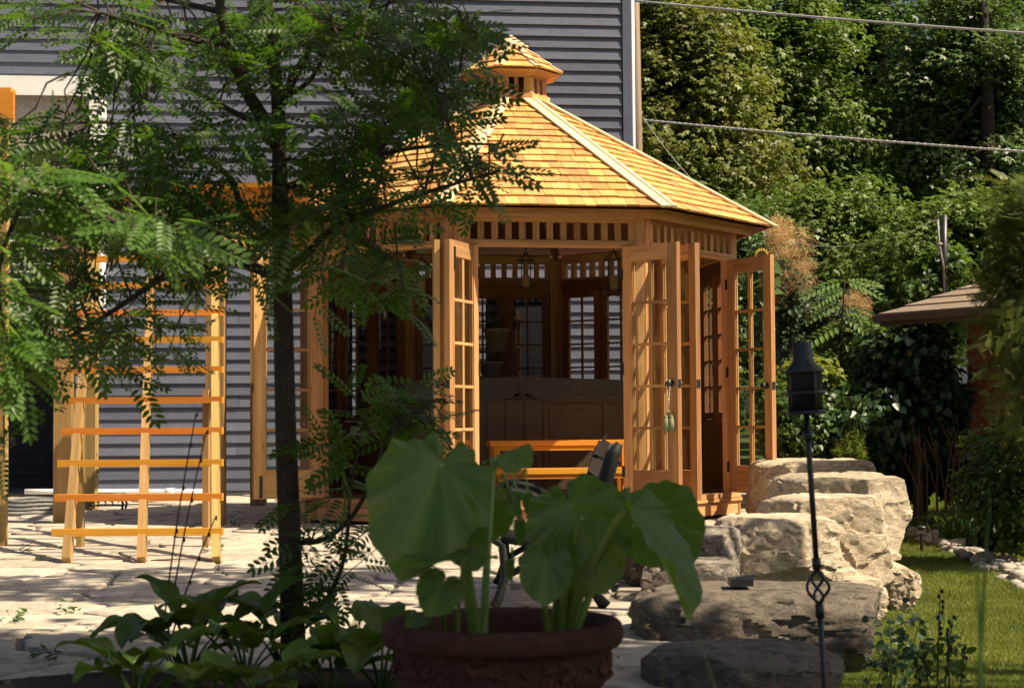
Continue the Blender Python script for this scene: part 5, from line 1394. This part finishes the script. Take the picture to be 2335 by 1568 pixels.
m_ = MB(); m_.aabox(-.06, 6, -.07, .0, ZE-.03, ZE+.035); m_.build('gutter', BROWN, gar)
m_ = MB(); m_.aabox(-.03, 6, .003, .03, ZE-.07, ZE-.001); m_.build('fascia', BROWN, gar)
m_ = MB(); m_.aabox(.68, 6, .47, .6, 0, ZE-.01); m_.aabox(.68, .8, .6, 4, 0, ZE-.01); m_.build('wall', plain('mortar', (.20, .14, .11), .9, .1), gar)
m_ = MB(); m_.board((.12, .35, ZE-.55), (.5, .35, ZE-.12), (0, 1, 0), .07, .07); m_.aabox(.08, .16, .31, .39, 0, ZE-.01, 'z'); m_.build('porch_post', BROWN, gar)
bk_ = MB(); bk_.aabox(-.1, .1, -.012, .012, -.028, .028); bkm = bk_.mesh('brick', BRICKM)
nbk = 0; zz_ = .04
row = 0
while zz_ < ZE-.04:
    x = .78+(.105 if row % 2 else 0)
    while x < 2.6 and nbk < 300: inst('brick', bkm, gar, (x, .465, zz_)); x += .212; nbk += 1
    zz_ += .067; row += 1
# service mast
ms = thing('service_mast', 'black service mast with drooping wires rising above the garage roof', 'mast', tuple(W(2150, 640, 17.2)))
zt3 = W(2150, 492, 17.2).z - W(2150, 640, 17.2).z
mb = MB(); mb.tube([(0, 0, -.3), (.02, 0, zt3)], .034, 10); mb.build('mast_pipe', BLACK, ms, True)
mb = MB(); mb.tube([(-.05, -.02, zt3*.93), (-.045, -.03, zt3*.6), (-.03, -.03, zt3*.45), (.0, -.03, zt3*.2), (.0, -.03, -.2)], .012, 6); mb.blob((-.04, -.02, zt3*.56), .04, .03, .02); mb.tube([(-.05, -.02, zt3*.55), (-.06, -.02, zt3*.42)], .006, 5); mb.build('wires', plain('grey_wire', (.25, .24, .23), .5), ms, True)
# utility pole and cables
up_ = thing('utility_pole', 'weathered wooden utility pole just behind the house corner', 'pole', (W(1456, 500, 24.5).x, 24.5, -.2))
mb = MB(); mb.tube([(0, 0, 0), (0, 0, 4), (-.05, 0, 9)], [.085, .075, .065], 12); mb.build('shaft', wood('grey_pole', (.26, .18, .12), (.18, .12, .08)), up_, True)
WIRE = plain('aluminium_cable', (.50, .48, .46), .45, .4)
for (x0, y0, Y0, x1, y1, Y1, r_, lb) in ((1440, 2, 24.4, 2420, 82, 19.0, .016, 'upper pale overhead cable crossing the woodland'), (1466, 274, 24.4, 2420, 352, 19.0, .014, 'lower twisted overhead cable fixed to the utility pole'), (1466, 268, 24.4, 2140, 498, 17.2, .004, 'thin slack wire drooping from the pole to the garage mast')):
    a, b = W(x0, y0, Y0), W(x1, y1, Y1); sag = .02 if r_ > .01 else .9
    mb = MB(); pts = [a.lerp(b, i/24) - Vector((0, 0, sag*4*(i/24)*(1-i/24))) for i in range(25)]; mb.tube(pts, r_, 6)
    if r_ == .014:
        for i in range(60): c_ = a.lerp(b, (i+.5)/60) - Vector((0, 0, sag*4*((i+.5)/60)*(1-(i+.5)/60))); mb.blob(c_, .026, .018, .018, 6, 4)
    tag(mb.build('overhead_cable', WIRE, None, True), lb, 'cable')

# ------------------------------------------------------------------ shrubs on the right
def shrub(name, label, blobs, Y, n, per, tmpl, size, mat, seed, crad=.2, cat='shrub', group=None, up=.6, droop=.4, shell=.4, hole=.1, nl=10, dY=.5):
    bb = []
    for cx, cy, rx, ry in blobs:
        p = W(cx, cy, Y); k = Y/FPX; bb.append((p.x, Y, p.z, rx*k, dY, ry*k))
    b0_ = W(blobs[0][0], 1000, Y); base = (b0_.x, Y+.1, ground_z(b0_.x, Y)-.02)
    tpz = max(b[2] for b in bb); return tree(name, label, base, (b0_.x, Y+.1, tpz), .014, bb, n, per, tmpl, size, mat, seed, group, BARKFAR, crad, hole, cat, up, droop, shell, nl)
IVY = leafmat('ivy_leaf', (.018, .046, .013), (.036, .075, .020), (.08, .16, .02), .22, .4, .5, .3)
SMOKE = leafmat('smoke_bush_leaf', (.035, .065, .028), (.06, .095, .04), (.14, .22, .06), .3, .5, .4, .3)
PLUME = leafmat('smoke_plume', (.52, .34, .16), (.60, .41, .20), (.62, .44, .22), .4, .9, .1, .2)
LIMEG = leafmat('yellow_green_leaf', (.10, .145, .018), (.16, .19, .025), (.4, .45, .05), .38, .5, .4, .3)
MIDG = leafmat('shrub_leaf', (.035, .075, .012), (.06, .11, .02), (.2, .32, .03), .35, .45, .4, .3)
CEDARL = leafmat('arborvitae_spray', (.08, .115, .02), (.14, .165, .035), (.2, .25, .03), .25, .6, .3, .35)
shrub('ivy_hedge', 'dark ivy mass covering the shaded end of the garage', [(2060, 890, 120, 130), (1960, 970, 110, 110), (2130, 990, 80, 110), (2080, 800, 90, 40)], 16.9, 300, 48, HEART, .085, IVY, 401, .22, up=.35, droop=.9, dY=.6)
shrub('ivy_hedge', 'low dark hedge between the boulders and the garage', [(1900, 1040, 110, 80), (2010, 1060, 120, 70), (2120, 1080, 110, 60)], 17.6, 170, 40, HEART, .08, IVY, 402, .2, up=.4, droop=.7, dY=.4)
smoke = shrub('smoke_bush', 'smoke bush with fluffy orange plumes beside the right gazebo door', [(1800, 720, 80, 160), (1880, 760, 80, 150), (1760, 640, 50, 90), (1930, 840, 80, 120)], 19.0, 300, 44, SIMPLE, .075, SMOKE, 403, .2, dY=.6)
SBO = np.array(smoke.location); rng = np.random.default_rng(8); cen = []
for cx, cy, r_, k in ((1790, 545, 36, 26), (1770, 535, 25, 10), (1820, 610, 40, 24), (1800, 640, 30, 14), (1760, 600, 25, 10), (1950, 685, 30, 9), (1975, 700, 22, 6), (1870, 720, 22, 5), (1780, 690, 20, 6), (1900, 745, 20, 4)):
    for i in range(k): cen.append(W(cx+rng.normal()*r_*.6, cy+rng.normal()*r_*.5, 18.6+rng.uniform(-.2, .2)))
cen = np.array(cen); V, F = crown_leaves(rng, cen, np.full(len(cen), .095), 80, NEEDLE, .045, .1, None, 0, .9)
link(bpy.data.objects.new('plume', np_mesh('plume', V-SBO, F, PLUME)), smoke)
shrub('creeper_shrub', 'yellow-green creeper shrub glowing in the sun behind the torch', [(1830, 890, 70, 70), (1790, 960, 50, 80), (1900, 930, 60, 50), (1860, 860, 60, 40)], 17.0, 170, 40, HEART, .07, LIMEG, 404, .16, dY=.35)
shrub('leafy_shrub', 'fresh green leafy shrub low behind the farthest boulder', [(1800, 1000, 60, 60), (1850, 960, 50, 60), (1770, 900, 35, 60)], 16.6, 130, 40, HEART, .06, MIDG, 405, .15, dY=.3)
shrub('berry_shrub', 'mixed shrub with pale leaves between smoke bush and garage', [(1930, 830, 70, 70), (1990, 800, 50, 60), (1960, 760, 60, 40)], 18.2, 150, 40, SIMPLE, .08, leafmat('pale_shrub_leaf', (.06, .09, .02), (.11, .13, .04)), 406, .2, dY=.35)
shrub('roof_vine', 'glossy vine growing over the garage roof beside the mast', [(2110, 610, 50, 30), (2080, 640, 50, 25), (2160, 600, 40, 35)], 17.4, 70, 34, HEART, .07, MIDG, 407, .15, dY=.3)
shrub('arborvitae', 'feathery arborvitae standing over the garage at the right edge', [(2350, 540, 60, 120), (2345, 700, 60, 120), (2365, 900, 60, 160), (2335, 450, 30, 50), (2310, 620, 30, 40)], 13.2, 170, 16, SPRAY, .14, CEDARL, 408, .24, 'tree', dY=.6, up=.5, droop=-.25, nl=24)
shrub('rose_shrub', 'open leggy shrub with pale stems at the right edge of the lawn', [(2290, 1050, 70, 90), (2250, 1120, 60, 70), (2320, 1180, 60, 80)], 13.6, 170, 26, SIMPLE, .06, MIDG, 409, .18, dY=.4, nl=26)
shrub('ground_shrub', 'low dark plant beside the pebble rock', [(2300, 1230, 70, 50), (2260, 1200, 50, 30)], 14.6, 70, 34, HEART, .06, IVY, 410, .12, dY=.25)
# big compound fronds (tree of heaven)
fr = thing('sumac_sapling', 'sapling with big drooping compound fronds beside the smoke bush', 'tree', tuple(W(1910, 980, 17.8)))
FO = np.array(W(1910, 980, 17.8)); FROND = leafmat('sumac_leaf', (.07, .14, .02), (.11, .19, .03), (.3, .45, .04), .4, .45, .4, .2)
mb = MB(); st1 = [Vector((W(1910, 980, 17.8).x, 17.8, lawn_z(17.8))), W(1912, 980, 17.8), W(1916, 800, 17.8), W(1925, 640, 17.8)]; mb.tube([p-Vector(FO) for p in smooth_path(st1, 5)], [.022*(1-.05*i) for i in range(16)], 6); mb.build('stem', BARKFAR, fr, True)
pos, dr_, nor, sz = [], [], [], []
for x, y, dx, dz, s in ((1925, 640, -.9, .15, .42), (1925, 640, .9, .1, .42), (1925, 645, .3, .35, .4), (1922, 690, -.8, -.3, .42), (1922, 700, .9, -.25, .5), (1925, 720, .6, -.5, .45), (1918, 740, -.9, -.35, .5), (1916, 780, .9, -.35, .5), (1914, 800, -.7, -.6, .48), (1912, 850, .6, -.4, .4), (1925, 660, -.4, .3, .36)):
    pos.append(np.array(W(x, y, 17.75))); dr_.append((dx, rng.uniform(-.5, .1), dz)); nor.append((dx*.1, -.55, .8)); sz.append(s)
V, F = scatter(*compound(8, .27, .10, .25), np.array(pos)-FO, nor, np.array(dr_), sz); link(bpy.data.objects.new('fronds', np_mesh('fronds', V, F, FROND)), fr)
# sunflower
sfl = W(1736, 582, 17.6)
sf = thing('sunflower', 'single nodding sunflower under the right eave', 'flower', (sfl.x, sfl.y, 0)); mb = MB(); mb.tube([(0, .05, 0), (.02, .05, sfl.z*.6), (0, .02, sfl.z)], .014, 6); mb.build('stem', STALK, sf, True)
mb = MB(); mb.tube([(0, -.0, sfl.z), (.0, -.03, sfl.z)], .045, 14); mb.build('seed_disc', plain('seed_brown', (.05, .03, .015), .9), sf)
V, F = scatter(SIMPLE[0], SIMPLE[1], [(math.cos(a*.4)*.04, -.02, sfl.z+math.sin(a*.4)*.04) for a in range(16)], [(0, -1, .1)]*16, np.array([(math.cos(a*.4), -.2, math.sin(a*.4)) for a in range(16)]), [.04]*16)
link(bpy.data.objects.new('petals', np_mesh('petals', V, F, leafmat('yellow_petal', (.7, .45, .03), (.75, .5, .04)))), sf)
V, F = scatter(HEART[0], HEART[1], [(rng.uniform(-.06, .06), 0, sfl.z+rng.uniform(-.45, .14)) for a in range(12)], [(rng.uniform(-.3, .3), -.6, .7) for a in range(12)], np.array([(rng.uniform(-1, 1), -.4, rng.uniform(-.8, .3)) for a in range(12)]), [.22]*12)
link(bpy.data.objects.new('leaves', np_mesh('leaves', V, F, MIDG)), sf)

def blades(name, label, px, py, Y, n, h, w, spread, mat, seed, cat='grass clump', lean_=.5, z0=None):
    rg = random.Random(seed); p = W(px, py, Y); z = z0 if z0 is not None else ground_z(p.x, Y)
    t_ = thing(name, label, cat, (p.x, Y, z)); m_ = MB()
    for i in range(n):
        a = rg.random()*6.283; hh = h*rg.uniform(.55, 1.1); sp_ = spread*rg.uniform(.2, 1); b = Vector((rg.gauss(0, .05), rg.gauss(0, .05), 0)); d = Vector((math.cos(a), math.sin(a), 0)); sd2 = Vector((-d.y, d.x, 0))*w*.5
        pts = []
        for j in range(7):
            s = j/6; pts.append(b + d*sp_*s**1.6 + Vector((0, 0, hh*(s - lean_*s**2.6))))
        vb = len(m_.v)
        for j in range(7):
            w0 = max(.03, 1-(j/6)**2); m_.v += [tuple(pts[j]-sd2*w0), tuple(pts[j]+sd2*w0)]
        for j in range(6): m_.f.append((vb+2*j, vb+2*j+1, vb+2*j+3, vb+2*j+2)); m_.uv += [(0, 0)]*4
    m_.build('blades', mat, t_); return t_
BLADE = leafmat('strap_leaf', (.035, .075, .012), (.06, .11, .02), (.2, .35, .03), .3, .4, .4, .2)
blades('daylily_clump', 'arching strap-leaved clump in shade at the lawn edge', 2165, 1150, 15.2, 90, .62, .014, .55, BLADE, 1, 'plant', .55)
blades('daylily_clump', 'smaller strap-leaved clump near the boulder corner', 2110, 1170, 16.4, 60, .5, .012, .5, BLADE, 2, 'plant', .55)
blades('iris_clump', 'blurred tall iris blades close at the right edge', 2325, 1500, 2.3, 7, .98, .012, .14, BLADE, 3, 'plant', .06)
blades('grass_tuft', 'blurred thin grass blades rising before the stepping boulder', 1745, 1500, 2.6, 6, .74, .006, .22, BLADE, 4, 'grass', .06)
blades('grass_tuft', 'single blurred grass blade in front of the pot rim', 1405, 1480, 2.5, 1, .66, .006, .03, BLADE, 5, 'grass', .05)
gd = thing('goldenrod', 'goldenrod with yellow plumes above the farthest boulder', 'plant', tuple(W(1945, 1060, 16.2))); GDO = Vector(W(1945, 1060, 16.2)); pos = []
mb = MB(); rg = random.Random(9)
for i in range(9):
    x = rg.uniform(1915, 1990); g0 = W(x, 1075, 16.2); g0.z = lawn_z(16.2); tpv = W(x+rg.uniform(-20, 10), rg.uniform(985, 1030), 16.2+rg.uniform(-.1, .1)); mb.tube([g0-GDO, W(x, 1075, 16.2)-GDO, tpv-GDO], [.007, .006, .002], 4)
    for j in range(26): s = .35+.65*j/26; c_ = W(x, 1075, 16.2).lerp(tpv, s); pos.append((np.array(c_-GDO), s))
mb.build('stem', STALK, gd)
pp = np.array([p for p, s in pos]); V, F = scatter(NEEDLE[0], NEEDLE[1], np.repeat(pp, 4, 0), rnd_dirs(rng, len(pp)*4), rnd_dirs(rng, len(pp)*4)+[0, 0, .4], rng.uniform(.05, .09, len(pp)*4))
link(bpy.data.objects.new('plumes', np_mesh('plumes', V, F, LIMEG)), gd)
# dead stalks
dk = thing('dead_stalks', 'bare brown dead stalks behind the strap-leaved clump', 'stalks', tuple(W(2130, 1110, 16.0))); DKO = Vector(W(2130, 1110, 16.0)); mb = MB()
for i in range(14):
    x = rg.uniform(2090, 2200); a, b = W(x, 1120, 16.0), W(x-rg.uniform(-15, 45), rg.uniform(950, 1040), 16.0+rg.uniform(-.2, .2)); mb.tube([Vector((a.x, a.y, lawn_z(16)))-DKO, a-DKO, a.lerp(b, .5)-DKO+Vector((.02, 0, 0)), b-DKO], [.008, .008, .006, .003], 5)
    for k in range(2): q = a.lerp(b, rg.uniform(.5, .8)); mb.tube([q-DKO, q-DKO+Vector((rg.uniform(-.1, .1), 0, rg.uniform(.1, .2)))], [.004, .002], 4)
mb.build('stems', DRY, dk)
# seed-head weeds and creeping plant by the front boulder
sw = thing('seedhead_weed', 'dark seed-head weed stems standing by the sunlit lawn', 'plant', tuple(W(2140, 1600, 6.0))); SWO = Vector(W(2140, 1600, 6.0)); mb = MB()
for x0, x1, y1 in ((2135, 2143, 1335), (2150, 2172, 1398), (2165, 2160, 1440), (2120, 2105, 1460), (2185, 2200, 1470), (2100, 2090, 1490)):
    a, b = W(x0, 1600, 6.0), W(x1, y1, 6.0+random.uniform(-.1, .1)); mb.tube([Vector((a.x, a.y, ground_z(a.x, a.y)))-SWO, a-SWO, a.lerp(b, .5)-SWO, b-SWO], [.004, .0035, .003, .0015], 5)
    for k in range(12): q = a.lerp(b, .45+.55*k/12)-SWO; mb.blob(q+Vector((random.uniform(-.012, .012), 0, 0)), .007, .007, .009, 5, 4)
mb.build('stems', plain('seed_brown_weed', (.06, .05, .025), .9), sw)
V, F = scatter(SIMPLE[0], SIMPLE[1], [np.array(W(rng.uniform(2090, 2200), rng.uniform(1450, 1590), 6.0+rng.uniform(-.1, .1))-SWO) for i in range(90)], rnd_dirs(rng, 90)+[0, -.3, .6], rnd_dirs(rng, 90), rng.uniform(.025, .05, 90))
link(bpy.data.objects.new('leaves', np_mesh('leaves', V, F, MIDG)), sw)
cr = thing('creeping_plant', 'trailing leafy plant spilling over the right end of the wide boulder', 'plant', tuple(W(2040, 1500, 6.3))); CRO = Vector(W(2040, 1500, 6.3))
pp = np.array([np.array(W(rng.normal(2040, 38), rng.normal(1475, 45), 6.35+rng.uniform(-.2, .15))-CRO) for i in range(160)])
V, F = scatter(HEART[0], HEART[1], pp, rnd_dirs(rng, 160)*.6+[0, -.35, .7], rnd_dirs(rng, 160)+[0, -.2, -.4], rng.uniform(.022, .042, 160)); link(bpy.data.objects.new('foliage', np_mesh('foliage', V, F, IVY)), cr)
mb = MB()
for i in range(16): a = Vector(pp[i*3]); mb.tube([Vector((0, .1, ground_z(CRO.x, CRO.y+.1)-CRO.z)), a*.5+Vector((0, 0, .03)), a], .002, 4)
mb.build('stems', STALK, cr)
# ------------------------------------------------------------------ weeds between the flagstones
wl = [(40, 1420, 'tiny weed on the far left flagstones'), (155, 1400, 'weed sprig in a patio joint left of the hosta bed'), (60, 1260, 'small weed near the arbor post foot'), (490, 1253, 'weed in the joint right of the trellis feet'), (540, 1200, 'leafy weed beside the pergola post'),
      (1010, 1375, 'weed sprig behind the pot in the shaded paving'), (1018, 1190, 'weed beside the garden bench'), (1760, 1180, 'bright weed tuft at the gazebo base corner'), (1800, 1195, 'sunny weed tuft between gazebo and square boulder'), (1715, 1195, 'thin weed below the gazebo sill'), (1410, 1330, 'small weed at the foot of the white boulder'), (100, 1510, 'straggling weed on the shaded left flagstones')]
for i, (px, py, lb) in enumerate(wl):
    p = G(px, py, .0); s = p.y/9*.9
    t_ = thing('patio_weed', lb, 'weed', tuple(p)); n_ = 22
    V, F = scatter(SIMPLE[0]*np.array([1, .6, 1]), SIMPLE[1], np.abs(rng.normal(size=(n_, 3)))*[.0, .0, .03]+rng.normal(size=(n_, 3))*[.03, .03, 0], rnd_dirs(rng, n_)*.4+[0, -.2, .8], rnd_dirs(rng, n_)+[0, 0, .7], rng.uniform(.03, .055, n_)*(1 if px < 1500 else 2.2))
    link(bpy.data.objects.new('foliage', np_mesh('foliage', V, F, MIDG if px < 1500 else LIMEG)), t_)
# ------------------------------------------------------------------ pebbles along the lawn
PEB = stone('white_pebble', (.42, .375, .31), (.32, .28, .23), (.27, .25, .23), 6, .15, .7, .3, False)
pm_ = []
for i in range(6):
    m_ = MB(); m_.blob((0, 0, 0), 1.0, .78, .6, 12, 8); v_ = [Vector(q) for q in m_.v]; m_.v = [tuple(q*(1+.16*noise.noise(q*1.3+Vector((i*5, 0, 0))))) for q in v_]; pm_.append(m_.mesh('pebble', PEB, True))
cl = [(2072, 1222), (2130, 1240), (2190, 1262), (2250, 1290), (2310, 1315), (2380, 1350)]
for i in range(270):
    s = random.random()**1.0*(len(cl)-1); k = min(int(s), len(cl)-2); f_ = s-k; px = cl[k][0]*(1-f_)+cl[k+1][0]*f_; py = cl[k][1]*(1-f_)+cl[k+1][1]*f_ + random.uniform(-17, 17)*(.6+.18*s)
    Yg = 17.0
    for it in range(4): q = G(px, py, lawn_z(Yg)); Yg = q.y
    sz_ = random.uniform(.035, .075)
    o = inst('pebble', random.choice(pm_), None, (q.x, q.y, ground_z(q.x, q.y)+sz_*.35+random.choice((0, 0, .04))), (random.uniform(-.3, .3), random.uniform(-.3, .3), random.uniform(0, 6.28)), (sz_, sz_, sz_)); tag(o, 'smooth white pebble in the strip along the lawn', 'pebble', 'pebbles along the lawn')
# ------------------------------------------------------------------ lawn blades
GRASS = leafmat('lawn_blade', (.125, .155, .025), (.20, .215, .05), (.3, .42, .03), .35, .5, .3, .3)
rng = np.random.default_rng(21); Nn = 330000
yy = 7.5 + 14.5*rng.random(Nn)**1.35; xx = rng.uniform(0, 1, Nn); ex_ = np.interp(yy, [e[0] for e in EDGE], [e[1] for e in EDGE])+.25; xx = ex_ + xx*np.maximum(.32*yy+.3-ex_, .1)
lz = np.interp(yy, [-5, 11, 20, 27, 45], [-.36, -.36, -.22, -.05, .5]); tt = np.clip((xx-(ex_-.25)-.05)/.35, 0, 1); tt = tt*tt*(3-2*tt)
nzv = np.array([noise.noise(Vector((a*.35, b*.35, 0))) for a, b in zip(xx, yy)])*.04
zz_ = (1-tt)*(-.05)+tt*(lz+nzv)
far = np.clip((yy-15)/4, 0, 1); hgt = rng.uniform(.035, .06, Nn)*(1+1.6*far*rng.random(Nn)); wd_ = rng.uniform(.004, .007, Nn)*(1+.5*far); ang = rng.random(Nn)*6.283; ln_ = rng.normal(size=(Nn, 2))*.022
V = np.empty((Nn, 3, 3), np.float32); V[:, 0] = np.stack([xx-np.cos(ang)*wd_, yy-np.sin(ang)*wd_, zz_], 1); V[:, 1] = np.stack([xx+np.cos(ang)*wd_, yy+np.sin(ang)*wd_, zz_], 1); V[:, 2] = np.stack([xx+ln_[:, 0], yy+ln_[:, 1], zz_+hgt], 1)
link(tag(bpy.data.objects.new('lawn_grass', np_mesh('lawn_grass', V.reshape(-1, 3), np.arange(Nn*3).reshape(-1, 3), GRASS)), 'short sunlit lawn grass', 'grass', kind='stuff'))

# fallen leaflets scattered on the paving
rng = np.random.default_rng(31); k = 420; py_ = rng.uniform(1190, 1568, k); px_ = rng.uniform(0, 1750, k)
pp = np.array([G(a, b, .016) for a, b in zip(px_, py_)]); ok = np.array([p[0] < edge_x(p[1])-.1 and math.hypot(p[0]-GC[0], p[1]-GC[1]) > 2.3 for p in pp]); pp = pp[ok]; k = len(pp)
V, F = scatter(SIMPLE[0]*np.array([1, .8, .6]), SIMPLE[1], pp, np.array([0, 0, 1])+rng.normal(size=(k, 3))*.25, rnd_dirs(rng, k), rng.uniform(.012, .035, k))
link(tag(bpy.data.objects.new('leaf_litter', np_mesh('leaf_litter', V, F, leafmat('fallen_leaf', (.16, .10, .03), (.10, .12, .03)))), 'tiny fallen leaflets scattered on the flagstones', 'leaf litter', kind='stuff'))
